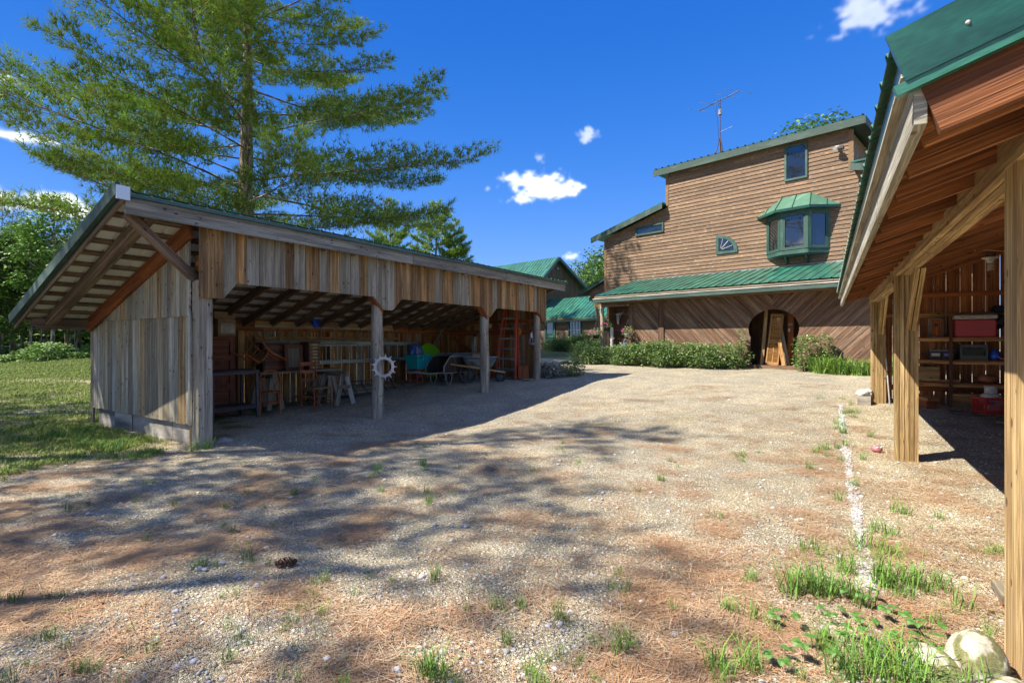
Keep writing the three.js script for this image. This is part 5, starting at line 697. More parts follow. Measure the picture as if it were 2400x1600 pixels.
    const w = part(b, 'wheel', new THREE.TorusGeometry(0.125, 0.035, 10, 28).translate(0.62, 0.16, 0), M.black); part(w, 'rim', new THREE.CylinderGeometry(0.092, 0.092, 0.04, 20).rotateX(Math.PI / 2).translate(0.62, 0.16, 0), M.iron); part(b, 'axle', rod([0.62, 0.16, -0.17], [0.62, 0.16, 0.17], 0.012), M.iron); const k = thing('carton_in_barrow', 'small open carton lying in the wheelbarrow', 'carton', [b.position.x - 0.1, gy + 0.75, b.position.z], 0.5); part(k, 'carton_body', bx(0.26, 0.1, 0.18, 0, 0.05, 0), M.card); part(k, 'flap', bx(0.26, 0.006, 0.1, 0, 0.1, 0.1, 0.4), M.card);
  }
  { // fibreglass stepladder
    const s = T('red_stepladder', 'tall red fibreglass stepladder with grey metal steps', 'stepladder', 9.0, -0.85, shG(9, -0.8)), red = std({ color: lin(0.5, 0.07, 0.03), roughness: 0.5 }), dg = std({ color: lin(0.02, 0.06, 0.04), roughness: 0.5 }); const F0 = [-0.05, 0, 0.4], F1 = [0.28, 2.12, 0.20], G0 = [0.0, 0, -0.4], G1 = [0.20, 2.12, -0.17];
    part(s, 'rail', bar(F0, F1, 0.09, 0.03, V(0, 0, 1)), red); part(s, 'rail', bar(G0, G1, 0.09, 0.03, V(0, 0, 1)), red); part(s, 'rear_rail', bar([0.22, 0, 0.36], [0.34, 2.1, 0.2], 0.05, 0.03, V(0, 0, 1)), red); part(s, 'rear_rail', bar([0.26, 0, -0.36], [0.3, 2.1, -0.17], 0.05, 0.03, V(0, 0, 1)), red); part(s, 'rail_web', bar([0.07, 0.02, 0.395], [0.3, 2.1, 0.205], 0.04, 0.02, V(0, 0, 1)), dg);
    for (let i = 0; i < 6; i++) { const t = (0.3 + i * 0.305) / 2.12, p = F0.map((v, k) => lerp(v, F1[k], t)), q = G0.map((v, k) => lerp(v, G1[k], t)); const st = part(s, 'step', bar([p[0], p[1], p[2]], [q[0], q[1], q[2]], 0.085, 0.05), M.alu); for (const e of [p, q]) part(st, 'step_brace', bar([e[0], e[1] - 0.02, e[2] * 0.8], [e[0], e[1] - 0.11, e[2]], 0.02, 0.008), M.alu); } part(s, 'top_cap', bx(0.2, 0.06, 0.5, 0.28, 2.14, 0.02), red);
  }
  { const c = T('cord_coil', 'coil of yellow extension cord hung on the end wall', 'cord', 9.62, -0.80, 1.80); for (let i = 0; i < 4; i++) part(c, 'loop', new THREE.TorusGeometry(0.13 - i * 0.012, 0.012, 6, 26).rotateY(Math.PI / 2).translate(-0.02 - i * 0.012, i * 0.006, 0), std({ color: lin(0.6, 0.34, 0.02), roughness: 0.6 })); part(c, 'hook', rod([0.08, 0.13, 0], [-0.06, 0.13, 0], 0.006), M.iron); }
  { const c = T('wire_basket', 'small wicker basket hung below the rafters', 'basket', 8.9, -1.45, 2.02); part(c, 'bowl', new THREE.SphereGeometry(0.15, 14, 8, 0, 6.3, 1.57, 1.3), M.rush); for (let i = 0; i < 3; i++) part(c, 'hoop', new THREE.TorusGeometry(0.152 - i * 0.012, 0.008, 5, 22).rotateX(1.57).translate(0, -i * 0.045, 0), M.white); part(c, 'basket_handle', pipe([[-0.15, 0, 0], [-0.1, 0.2, 0], [0, 0.27, 0], [0.1, 0.2, 0], [0.15, 0, 0]], 0.008), M.rush); }
  for (const [x, z, m, lab, L, r] of [[9.45, -1.5, std({ color: lin(0.7, 0.5, 0.02), roughness: 0.5 }), 'yellow fibreglass tool handle leaning on the end wall', 1.25, 0.018], [9.3, -1.25, M.alu, 'thin silver pole leaning beside the yellow tool handle', 1.4, 0.014], [9.35, -0.95, M.fresh[0], 'pale wooden stick leaning behind the red stepladder', 1.3, 0.014]]) { const t = T('tool_handle', lab, 'tool', x, z, shG(x, z)); part(t, 'shaft', rod([0, 0, 0.12], [0.25, L, -0.05], r), m); part(t, 'blade', bx(0.1, 0.18, 0.02, 0.0, 0.09, 0.12, 0, 0.5), M.iron); }
  { const t = T('folded_tripod', 'folded silver tripod stand behind the right-hand pole', 'tripod', 8.9, -2.0, shG(8.9, -2)); for (let i = 0; i < 3; i++) part(t, 'leg', rod([i * 0.09 - 0.12, 0, 0.1 * (i - 1)], [0.1 + i * 0.02, 1.3, 0], 0.013), M.alu); part(t, 'head', bx(0.08, 0.12, 0.08, 0.12, 1.34, 0), M.iron); }
  { const b = T('wooden_crate', 'small brown wooden box standing by the end post', 'box', 9.2, -0.32, shG(9.2, -0.3), 0.3); part(b, 'box_side', bx(0.3, 0.38, 0.26, 0, 0.2, 0), M.orange); part(b, 'box_front', bx(0.02, 0.36, 0.24, -0.16, 0.2, 0), M.chair); part(b, 'box_lid', bx(0.33, 0.02, 0.29, 0, 0.4, 0), M.chair); part(b, 'base_plank', bx(0.6, 0.04, 0.2, -0.05, 0.012, 0.14), M.grey[3]); }
  { const l = T('wall_lantern', 'small wire lantern with a cord hung inside the end post', 'lantern', 9.35, -0.15, 1.45); part(l, 'cage', [0, 1, 2, 3, 4, 5].map(i => rod([Math.cos(i) * 0.08, 0, Math.sin(i) * 0.08], [Math.cos(i) * 0.05, 0.16, Math.sin(i) * 0.05], 0.005)), M.alu); part(l, 'cap', rod([0, 0.16, 0], [0, 0.3, 0], 0.06, 0.05, 12), M.galv); part(l, 'dish', lathe([[0, -0.06], [0.09, -0.05], [0.11, 0], [0.1, 0.005]], 16), M.galv); part(l, 'cord', pipe([[0, 0.3, 0], [0.05, 0.4, 0.02], [0.02, 0.5, 0.03]], 0.006), M.white); }
  { const w = T('hanging_twine', 'loose end of twine hanging from the plate beam', 'twine', 7.3, -3.3, 0); part(w, 'strand', pipe([[0, 2.0, 0], [0.12, 1.85, 0.02], [0.1, 1.65, 0.03], [-0.05, 1.45, 0.02]], 0.007), M.rush); }
  { const s = thing('stone_by_post', 'grey stone at the foot of the corner post of the long shed', 'stone', shAt(0.28, 0.05)); part(s, 'stone_body', blob(0.13, 12, 1, 0.6, 0.9, 0.2, 2), M.concrete); part(s, 'chip', blob(0.06, 14, 1, 0.6, 1, 0.3, 1).translate(0.16, -0.02, 0.1), M.concrete); }
}
// ---------------------------------------------------------------- planting and porch ornaments
function leafBush(seed, n, R, Hh, leaf, dark = 1, flowers = 0) {   // leaves through the whole volume on many thin stems
  const r = rng(seed), pos = [], col = [];
  for (let i = 0; i < n; i++) {
    const a = r() * 6.283, u = Math.pow(r(), 0.45), e = r(), lump = 0.6 + 0.75 * vnoise(Math.cos(a) * 3 + 5, e * 4 + Math.sin(a) * 3 + 5, seed), y = Hh * (0.06 + 0.94 * e) * (0.8 + 0.3 * lump), rad = R * lump * Math.sqrt(Math.max(0.05, 1 - Math.pow(Math.abs(e - 0.35) / 0.72, 2.2))) * u;
    const x = Math.cos(a) * rad, z = Math.sin(a) * rad, b = a + (r() - 0.5) * 2.4, tilt = (r() - 0.35) * 1.1, L = leaf * (0.6 + r() * 0.8), w = L * 0.3, dx = Math.cos(b) * Math.cos(tilt), dz = Math.sin(b) * Math.cos(tilt), dy = Math.sin(tilt), px = -Math.sin(b) * w, pz = Math.cos(b) * w, k = (0.65 + r() * 0.7) * dark;
    const A = [x, y, z], B = [x + dx * L * 0.5 + px, y + dy * L * 0.5 + w * 0.25, z + dz * L * 0.5 + pz], C = [x + dx * L, y + dy * L - L * 0.12, z + dz * L], D = [x + dx * L * 0.5 - px, y + dy * L * 0.5 + w * 0.25, z + dz * L * 0.5 - pz];
    const fl = r() < flowers, c = fl ? [0.5, 0.46, 0.42] : r() < 0.3 ? [0.26 * k, 0.33 * k, 0.14 * k] : [0.13 * k, 0.225 * k, 0.06 * k];
    for (const p of [A, B, C, A, C, D]) { pos.push(...p); col.push(...c); }
  }
  const g = new THREE.BufferGeometry(); g.setAttribute('position', new THREE.Float32BufferAttribute(pos, 3)); g.setAttribute('color', new THREE.Float32BufferAttribute(col, 3)); g.computeVertexNormals(); return g;
}
const leafMat = phys({ vertexColors: true, roughness: 0.6, transmission: 0.32, thickness: 0, side: THREE.DoubleSide, specularIntensity: 0.4 });
const stemMat = std({ color: lin(0.12, 0.08, 0.045), roughness: 0.9 });
function bush(name, lab, cat, seed, n, R, Hh, leaf, dark, fl, group) {
  const b = thing(name, lab, cat, [0, 0, 0], 0, group); part(b, 'foliage', leafBush(seed, n, R, Hh, leaf, dark, fl), leafMat); const r = rng(seed + 1), st = []; for (let i = 0; i < 9; i++) { const a = r() * 6.3, d = R * 0.7 * r(); st.push(rod([Math.cos(a) * d * 0.4, -0.05, Math.sin(a) * d * 0.4], [Math.cos(a) * d, Hh * 0.8, Math.sin(a) * d], 0.008, 0.004, 5)); } part(b, 'stems', st, stemMat); return b;
}
{
  const set = (b, x, z, turn = 0, sc) => { b.position.set(...hoAt(x, z)); b.rotation.y = turn; if (sc) b.scale.set(...sc); return b; };
  const grp = 'hedge shrubs along the porch', lab = 'leafy grey-green hedge shrub in the row before the diagonal boards';
  const A = set(bush('hedge_shrub', lab, 'shrub', 101, 1700, 0.74, 0.74, 0.10, 1.2, 0.04, grp), -0.55, 3.1), B = set(bush('hedge_shrub', lab, 'shrub', 113, 1700, 0.74, 0.78, 0.095, 1.2, 0.03, grp), -1.4, 3.2);
  const spots = [[-2.2, 3.15, 0, 1.0], [-3.0, 3.25, 1, 1.05], [-3.8, 3.2, 0, 1.1], [-4.6, 3.3, 1, 0.95], [-5.3, 3.4, 0, 0.85], [-1.0, 3.5, 1, 0.75], [-2.6, 3.6, 0, 0.75], [-4.2, 3.65, 1, 0.8], [-5.8, 3.7, 0, 0.85]];
  for (const [x, z, q, sc] of spots) copyOf(q ? B : A, hoAt(x, z), rr(0, 6), lab, [sc, sc * rr(0.9, 1.08), sc]);
  set(bush('young_shrub', 'bright green young shrub right of the keyhole doorway', 'shrub', 131, 900, 0.36, 1.0, 0.10, 1.35, 0), 1.95, 2.95); set(bush('young_shrub', 'thin upright shrub against the diagonal boards right of the doorway', 'shrub', 133, 420, 0.24, 1.1, 0.10, 1.3, 0), 2.45, 2.8); set(bush('young_shrub', 'single bright sprig above the hedge left of the doorway', 'shrub', 135, 160, 0.14, 1.25, 0.11, 1.4, 0), -0.1, 2.75);
  // strap-leaved day lilies
  const lily = bladeGeo(110, 0.62, 0.011, 0.26, 0.95, 61, 0.5), lm = phys({ vertexColors: true, color: lin(0.16, 0.30, 0.035), roughness: 0.5, transmission: 0.15, thickness: 0, side: THREE.DoubleSide }); let L0 = null;
  const lilies = [[2.3, 3.05], [2.75, 3.1], [3.2, 3.0], [3.6, 3.15], [4.0, 3.0], [2.55, 3.4], [3.0, 3.45], [3.45, 3.45], [3.9, 3.4], [4.4, 3.2]];
  for (const [x, z] of lilies) { if (!L0) { L0 = thing('day_lily', 'clump of bright strap-leaved lilies before the diagonal boards', 'lily', hoAt(x, z), 0, 'lily clumps right of the doorway'); part(L0, 'leaves', lily, lm); part(L0, 'root_crown', blob(0.12, 3, 1, 0.4, 1, 0.3, 1), stemMat); } else copyOf(L0, hoAt(x, z), rr(0, 6), null, rr(0.8, 1.1)); }
  // shrubs before the barn wing and by the prop
  const wb = (x, z, sc, lb) => { const [X, Z] = baAt(x, z); const b = copyOf(A, [X, groundY(X, Z), -Z], rr(0, 6), lb, sc); b.userData.group = 'shrubs before the barn wing'; b.name = numbered('wing_shrub'); return b; };
  for (const [x, z, s] of [[2.2, 2.2, 0.85], [2.9, 2.3, 1.0], [3.7, 2.3, 1.0], [4.5, 2.4, 1.15], [5.2, 2.4, 1.25], [3.3, 2.7, 0.8], [4.2, 2.8, 0.85]]) wb(x, z, s, 'rounded green shrub before the clapboards of the barn wing');
  for (const [x, z, s, lb] of [[-7.1, 2.2, 1.1, 'shrub growing round the foot of the slanting prop'], [-6.6, 3.2, 1.0, 'low shrub at the gravel edge by the porch corner'], [-7.9, 1.0, 1.1, 'tall shrub behind the slanting prop']]) { const b = copyOf(B, hoAt(x, z), rr(0, 6), lb, s); b.userData.group = undefined; b.name = numbered('porch_shrub'); }
  // silvery and green plants at the right end of the long shed
  const sv = bush('silver_plant', 'silvery low plant at the foot of the end post of the long shed', 'plant', 151, 700, 0.34, 0.42, 0.10, 1, 0.75); sv.position.set(...shAt(10.0, 0.15)); const gp = bush('green_plant', 'fresh green plant beside the silvery one', 'plant', 153, 800, 0.42, 0.4, 0.09, 1.25, 0); gp.position.set(...shAt(10.8, 0.45)); const gp2 = copyOf(gp, shAt(10.4, -0.3), 2, 'small green plant behind the silvery plant', 0.9);
  const lawnb = bush('lawn_bush', 'bright green bush at the rear corner of the long shed', 'bush', 161, 1400, 0.75, 1.0, 0.12, 1.5, 0); { const [X, Z] = shW(-1.6, -10.5); lawnb.position.set(X, groundY(X, Z), -Z); }
  // broad-leaved seedlings in the grass patch at the drip line
  const sr = rng(171), seed = (x, Z, lb, s = 1) => { const t = thing('strawberry_plant', lb, 'seedling', [x, groundY(x, Z), -Z], sr() * 6, 'broad-leaved seedlings'), pos = [], st = []; for (let i = 0; i < 3; i++) { const a = i * 2.1 + sr() * 0.5, d = (0.03 + sr() * 0.05) * s, y = (0.05 + sr() * 0.05) * s; st.push(rod([0, 0, 0], [Math.cos(a) * d, y, Math.sin(a) * d], 0.0018, 0.0014, 4)); for (let j = -1; j < 2; j++) { const b = a + j * 1.0, L = 0.05 * s, w = 0.024 * s, ox = Math.cos(a) * d, oz = Math.sin(a) * d, dx = Math.cos(b), dz = Math.sin(b), P = (t0, s0, yy) => [ox + dx * L * t0 - dz * w * s0, y + yy * s, oz + dz * L * t0 + dx * w * s0]; const m0 = P(0, 0, 0), m1 = P(0.55, 0, 0.004), m2 = P(1, 0, -0.012), l1 = P(0.35, 0.8, 0.008), l2 = P(0.75, 0.75, 0.002), r1 = P(0.35, -0.8, 0.008), r2 = P(0.75, -0.75, 0.002); pos.push([m0, l1, m1], [l1, l2, m1], [l2, m2, m1], [m0, m1, r1], [r1, m1, r2], [r2, m1, m2]); } } const lf = part(t, 'leaves', tri(pos), seedMat); part(t, 'stalks', st, seedMat); };
  const seedMat = phys({ color: lin(0.085, 0.20, 0.03), roughness: 0.5, transmission: 0.2, thickness: 0, side: THREE.DoubleSide });
  for (const [x, Z, s] of [[1.42, 2.72, 1.1], [1.72, 2.78, 1.0], [1.98, 2.9, 1.2], [2.02, 2.72, 1.2], [1.62, 2.55, 1.1], [1.42, 2.42, 1.3], [1.22, 2.35, 1.1], [1.78, 2.5, 1.0], [2.1, 2.6, 1.1], [1.95, 2.52, 0.9], [1.85, 2.68, 1], [2.05, 2.42, 1.1], [1.9, 3.1, 1]]) seed(x, Z, 'dark green broad-leaved seedling in the grass patch', s * 0.78);
}
{ // porch ornaments
  const O = (name, lab, cat, x, z, y) => thing(name, lab, cat, hoAt(x, z, y), HO_T);
  { const s = O('cow_skull', 'bleached cow skull with horns hung in the porch recess', 'skull', -7.4, -0.58, 2.78); part(s, 'cranium', blob(0.14, 4, 0.95, 1.0, 0.6, 0.1, 3), M.white); part(s, 'muzzle', rod([0, -0.05, 0.02], [0, -0.42, 0.03], 0.10, 0.05, 12), M.white); for (const x of [-1, 1]) { part(s, 'horn', sweep([V(x * 0.1, 0.08, 0), V(x * 0.22, 0.1, 0.02), V(x * 0.33, 0.2, 0.05)], [0.035, 0.025, 0.006], 8), M.paper); part(s, 'eye_socket', blob(0.035, 3, 1, 1.2, 0.6, 0.1, 1).translate(x * 0.09, -0.05, 0.07), M.black); } }
  const basket = (x, z, y, lab, col) => { const b = O('hanging_basket', lab, 'flower basket', x, z, y); part(b, 'pot', lathe([[0, 0], [0.11, 0], [0.16, 0.16], [0.17, 0.17], [0.15, 0.17], [0, 0.15]], 18), col); part(b, 'greenery', leafBush(7 + Math.round(x * 10), 220, 0.26, 0.34, 0.07, 1.2, 0.05).translate(0, 0.08, 0), leafMat); for (let i = 0; i < 3; i++) part(b, 'hanger', rod([Math.cos(i * 2.1) * 0.15, 0.17, Math.sin(i * 2.1) * 0.15], [0, 0.75, 0], 0.004, 0.004, 4), M.iron); const fr = rng(33); for (let i = 0; i < 7; i++) part(b, 'blossom', new THREE.IcosahedronGeometry(0.028, 0), std({ color: lin(0.6, 0.06, 0.3), roughness: 0.6 }), [(fr() - 0.5) * 0.36, 0.2 + fr() * 0.18, 0.05 + fr() * 0.15]); };
  basket(-5.85, 2.65, 1.95, 'hanging basket in a black pot on the porch corner', M.black); basket(-4.72, 2.75, 1.66, 'hanging basket with pink flowers in a white ribbed pot', M.white); basket(-6.15, 3.0, 1.62, 'small hanging basket below the black pot', M.black);
  { const w = O('watering_can', 'blue and white watering can hung by the porch post', 'watering can', -4.95, 2.62, 1.22); part(w, 'can', lathe([[0, 0], [0.085, 0], [0.09, 0.2], [0.07, 0.22], [0, 0.22]], 18), std({ color: lin(0.22, 0.42, 0.62), map: stainTex, roughness: 0.4 })); part(w, 'spout', rod([-0.08, 0.06, 0], [-0.24, 0.24, 0.02], 0.02, 0.012), M.white); part(w, 'can_handle', pipe([[0.08, 0.18, 0], [0.12, 0.32, 0], [0, 0.38, 0], [-0.06, 0.24, 0]], 0.009), M.white); }
  { const t = O('plant_stand', 'weathered plank shelf with pots in the porch recess', 'plant stand', -5.35, 1.9, 0.67); part(t, 'shelf', bx(0.7, 0.04, 0.3, 0, 0.95, 0), M.rear[3]); for (const x of [-0.3, 0.3]) part(t, 'leg', bar([x, 0, 0.1], [x * 0.9, 0.94, 0], 0.05, 0.05, V(1, 0, 0)), M.grey[3]); part(t, 'brace', bar([0.32, 0.2, 0.08], [-0.28, 0.9, 0.08], 0.05, 0.03), M.grey[3]); for (const x of [-0.2, 0.02]) part(t, 'clay_pot', lathe([[0, 0.97], [0.05, 0.97], [0.075, 1.1], [0.06, 1.1], [0, 1.08]], 14).translate(x, 0, 0), M.rust); }
  { const p = O('birch_post', 'peeling pale log standing beside the porch post', 'log', -5.7, 2.5, hillAt(...hoW(-5.7, 2.5))); part(p, 'trunk', sweep([V(0, 0, 0), V(0.02, 0.6, 0), V(0, 1.5, 0)], [0.09, 0.085, 0.08], 10, 0.3, 8), M.white); part(p, 'branch_stub', rod([0, 0.9, 0], [0.22, 1.05, 0.1], 0.035, 0.02), M.grey[3]); }
}
// ---------------------------------------------------------------- trees
const barkTex = tex(256, 512, (u, v) => { const a = fbm(u * 14 + 2 * vnoise(u * 4, v * 6, 5, 4, 6), v * 7, 301, 4, 14, 7), k = 0.32 + 0.42 * smooth(0.35, 0.65, a); return [k, k * 0.92, k * 0.84]; });
const bark = std({ map: barkTex, bumpMap: barkTex, bumpScale: 0.03, color: lin(0.62, 0.56, 0.5), roughness: 0.95 }), barkPale = std({ map: barkTex, bumpMap: barkTex, bumpScale: 0.01, color: lin(0.95, 0.92, 0.85), roughness: 0.9 });
const needleMat = phys({ vertexColors: true, roughness: 0.6, transmission: 0.32, thickness: 0, side: THREE.DoubleSide, specularIntensity: 0.3 });
function foliageGeo() { const pos = [], col = []; return { pos, col, done() { const g = new THREE.BufferGeometry(); g.setAttribute('position', new THREE.Float32BufferAttribute(pos, 3)); g.setAttribute('color', new THREE.Float32BufferAttribute(col, 3)); g.computeVertexNormals(); return g; } }; }
function tuftAt(F, r, p, o, len, n, w, c) {
  for (let i = 0; i < n; i++) {
    let dx = o.x * 0.75 + (r() - 0.5) * 1.7, dy = o.y * 0.75 + (r() - 0.42) * 1.5, dz = o.z * 0.75 + (r() - 0.5) * 1.7; const l = Math.hypot(dx, dy, dz) || 1; dx /= l; dy /= l; dz /= l; const L = len * (0.6 + r() * 0.6); let sx = dy * 0.3 - dz, sy = 0.3 * (r() - 0.5), sz = dx; const q = w / (Math.hypot(sx, sy, sz) || 1); sx *= q; sy *= q; sz *= q;
    F.pos.push(p.x - sx, p.y - sy, p.z - sz, p.x + sx, p.y + sy, p.z + sz, p.x + dx * L, p.y + dy * L, p.z + dz * L); const k = 0.8 + r() * 0.4; for (let j = 0; j < 3; j++) F.col.push(c[0] * k, c[1] * k, c[2] * k);
  }
}
function pineParts({ seed, Hh, r0, start, spread, limbs, tuftLen, tuftN, tuftW, sub, density = 1, lean = 0, low = 0.92, reach = 0.62, tint = 1 }) {
  const r = rng(seed), F = foliageGeo(), wood_ = [], trunkPts = [], TP = t => V(lean * t + Math.sin(t * 7 + seed) * 0.12, Hh * t, Math.cos(t * 5 + seed) * 0.12 - 0.12 * Math.cos(seed));
  for (let i = 0; i <= 8; i++) trunkPts.push(TP(i / 8));
  const trunk = sweep(trunkPts, [r0 * 1.25, r0, r0 * 0.86, r0 * 0.7, r0 * 0.55, r0 * 0.4, r0 * 0.25, r0 * 0.12, 0.015], 12, 0.2, seed);
  for (let i = 0; i < limbs; i++) {
    const t = start + (1 - start) * Math.pow((i + r() * 0.8) / limbs, low), az = i * 2.39996 + (r() - 0.5) * 0.9, prof = Math.pow(1 - Math.pow((t - start) / (1 - start), 1.25), 0.75) * (0.5 + 0.5 * smooth(start, start + 0.2, t)), L = spread * prof * (reach + r() * (1.12 - reach)); if (L < 0.25) continue;
    const b = TP(t), up = lerp(-0.02, 0.55, Math.pow(t, 1.6)) + (r() - 0.5) * 0.22, pts = []; const bend = (r() - 0.5) * 0.6;
    for (let k = 0; k <= 5; k++) { const s = k / 5, a = az + bend * s * s; pts.push(V(b.x + Math.cos(a) * L * s, b.y + L * (up * s - 0.20 * s * s * (1 - t) + 0.16 * s * s * s), b.z + Math.sin(a) * L * s)); }
    const c = new THREE.CatmullRomCurve3(pts), br = Math.max(0.012, r0 * 0.16 * Math.pow(L / spread, 0.8)); wood_.push(sweep(pts, [br, br * 0.75, br * 0.5, br * 0.28, br * 0.12], 5));
    const ns = Math.max(4, Math.round(sub * L / spread * (0.8 + 0.4 * r())));
    for (let j = 0; j < ns; j++) {
      const s = 0.22 + 0.78 * (j + r()) / ns, p = c.getPointAt(Math.min(s, 1)), tg = c.getTangentAt(Math.min(s, 1)), sd = j % 2 ? 1 : -1, side = V(-tg.z, 0, tg.x).normalize().multiplyScalar(sd), sl = (0.30 * L * (1 - s * 0.72) + 0.35) * (0.6 + r() * 0.6), d = tg.clone().multiplyScalar(0.65).addScaledVector(side, 0.85 * (1 - 0.5 * s)).add(V(0, 0.10 + (r() - 0.5) * 0.35, 0)).normalize();
      const e = p.clone().addScaledVector(d, sl); if (sl > 0.6) wood_.push(rod(p.toArray(), e.toArray(), 0.012 * Math.min(1, sl), 0.004, 3));
      const nt = Math.max(3, Math.round(sl * 9 * density)), hue = 0.85 + r() * 0.35;
      for (let q = 0; q < nt; q++) { const u = 0.18 + 0.82 * (q + r()) / nt, tp = p.clone().lerp(e, u).add(V((r() - 0.5) * 0.36 * sl, (r() - 0.4) * 0.16 * sl + 0.02, (r() - 0.5) * 0.36 * sl)), k = hue * (0.75 + r() * 0.5), yel = r() < 0.25 ? 1.35 : 1; tuftAt(F, r, tp, d, tuftLen, tuftN, tuftW, [0.125 * k * yel * tint, 0.195 * k * tint, 0.04 * k * tint]); }
    }
  }
  return { trunk, limbs: merge(wood_.map(g => g.index ? g.toNonIndexed() : g)), crown: F.done() };
}
function pineTree(name, lab, pos, opts, group) { const t = thing(name, lab, 'pine', pos, 0, group), p = pineParts(opts); part(t, 'trunk', p.trunk, bark); part(t, 'limbs', p.limbs, bark); part(t, 'crown', p.crown, needleMat); return t; }
function leafTreeParts({ seed, Hh, r0, R, base, n, leaf, dark = 1, clumps = 40, lean = 0.2 }) {
  const r = rng(seed), F = foliageGeo(), wood_ = [], tp = []; for (let i = 0; i <= 5; i++) tp.push(V(lean * i / 5 + (r() - 0.5) * 0.15, Hh * 0.95 * i / 5, (r() - 0.5) * 0.15)); const c = new THREE.CatmullRomCurve3(tp), trunk = sweep(tp, [r0 * 1.15, r0, r0 * 0.8, r0 * 0.5, 0.02], 9, 0.15, seed);
  for (let i = 0; i < clumps; i++) {
    const t = base + (1 - base) * Math.pow((i + r()) / clumps, 0.85), az = i * 2.4 + r(), prof = Math.sin(Math.PI * Math.min(1, (0.16 + 0.84 * (t - base) / (1 - base)) * 0.93)), L = R * prof * (0.45 + r() * 0.65), b = c.getPointAt(Math.min(t * 0.86, 1)), e = V(b.x + Math.cos(az) * L, Hh * t + (r() - 0.3) * L * 0.3, b.z + Math.sin(az) * L); wood_.push(rod(b.toArray(), e.toArray(), r0 * 0.22, 0.006, 4)); const cr = R * (0.22 + r() * 0.16), hue = 0.8 + r() * 0.45;
    for (let j = 0; j < n; j++) { let x = r() * 2 - 1, y = r() * 2 - 1, z = r() * 2 - 1; const q = Math.cbrt(r()) * cr / (Math.hypot(x, y, z) || 1); const p = V(e.x + x * q * 1.25, e.y + y * q * 0.7, e.z + z * q * 1.25), a = r() * 6.3, L2 = leaf * (0.6 + r() * 0.8), w = L2 * 0.36, ti = (r() - 0.5) * 1.6, dx = Math.cos(a) * Math.cos(ti), dy = Math.sin(ti) - 0.15, dz = Math.sin(a) * Math.cos(ti), px = -Math.sin(a) * w, pz = Math.cos(a) * w, k = hue * dark * (0.75 + r() * 0.5), A = [p.x, p.y, p.z], B = [p.x + dx * L2 * 0.5 + px, p.y + dy * L2 * 0.5, p.z + dz * L2 * 0.5 + pz], C = [p.x + dx * L2, p.y + dy * L2, p.z + dz * L2], D = [p.x + dx * L2 * 0.5 - px, p.y + dy * L2 * 0.5, p.z + dz * L2 * 0.5 - pz]; for (const v of [A, B, C, A, C, D]) { F.pos.push(...v); F.col.push(0.11 * k, 0.205 * k, 0.04 * k); } }
  }
  return { trunk, limbs: merge(wood_), crown: F.done() };
}
function leafTree(name, lab, pos, opts, group, bk = bark) { const t = thing(name, lab, 'tree', pos, 0, group), p = leafTreeParts(opts); part(t, 'trunk', p.trunk, bk); part(t, 'limbs', p.limbs, bk); part(t, 'crown', p.crown, leafMat); return t; }
const onG = (x, Z) => [x, groundY(x, Z) - 0.1, -Z];
// the great white pine behind the long shed
pineTree('white_pine', 'huge spreading white pine rising behind the long shed', onG(-13.0, 25.2), { seed: 7, Hh: 27, r0: 0.42, start: 0.145, spread: 12.3, limbs: 92, low: 1.35, reach: 0.66, tint: 1.75, tuftLen: 0.34, tuftN: 8, tuftW: 0.018, sub: 42, density: 1.6 }).rotation.y = 3.0;
// pines out of frame to the left that throw the dappled shade on the yard
const p1 = pineTree('shade_pine', 'tall pine standing on the lawn left of the yard', onG(-13.7, 5.0), { seed: 21, Hh: 21, r0: 0.3, start: 0.24, spread: 6.2, limbs: 46, tuftLen: 0.35, tuftN: 7, tuftW: 0.017, sub: 22, density: 0.75 }, 'pines left of the yard');
for (const [x, Z, t, sc] of [[-11.4, 1.0, 2.1, 0.78], [-17.0, 9.0, 4.0, 0.9]]) copyOf(p1, onG(x, Z), t, null, sc);
// pines beyond the shed roof
const p2 = pineTree('far_pine', 'broad bright pine beyond the long shed, tallest of the pair', onG(-8.6, 58), { seed: 33, Hh: 16.2, r0: 0.28, start: 0.1, spread: 5.0, limbs: 70, tuftLen: 0.5, tuftN: 8, tuftW: 0.035, sub: 26, density: 1.0, tint: 2.0, reach: 0.75 }, 'pines beyond the shed');
copyOf(p2, onG(-12.4, 52), 2.2, 'narrower pine beyond the shed roof beside the great pine', [0.8, 0.92, 0.8]); copyOf(p2, onG(-6.6, 60), 4.1, 'pine half hidden behind the broad bright pine', [0.85, 0.9, 0.85]);
for (const [x, Z, t, s] of [[1.2, 72, 1, 0.66], [4.2, 74, 2, 0.68], [-1.6, 70, 3, 0.5], [12.5, 68, 4, 0.72], [10.4, 66, 0.4, 0.7]]) { const b = copyOf(p2, onG(x, Z), t, 'distant dark pine top showing over the barn roof', s); b.userData.group = 'distant pines over the barn'; }
// leafy trees behind barn and house
const l1 = leafTree('leafy_tree', 'dense green leafy tree between barn and house', onG(9.4, 47), { seed: 41, Hh: 8.8, r0: 0.18, R: 4.0, base: 0.15, n: 100, leaf: 0.26, clumps: 74, dark: 1.2 });
copyOf(l1, onG(6.6, 50), 2, 'paler leafy tree beyond the barn roof', [0.6, 0.88, 0.6]); copyOf(l1, onG(13, 45), 3, 'leafy tree close behind the left corner of the house', 1.05); { const [X, Z] = hoW(-1.6, -11.5); leafTree('roof_tree', 'leafy treetop showing above the house roof', onG(X, Z), { seed: 47, Hh: 12.7, r0: 0.2, R: 3.4, base: 0.45, n: 90, leaf: 0.22, clumps: 60, dark: 1.2 }); }
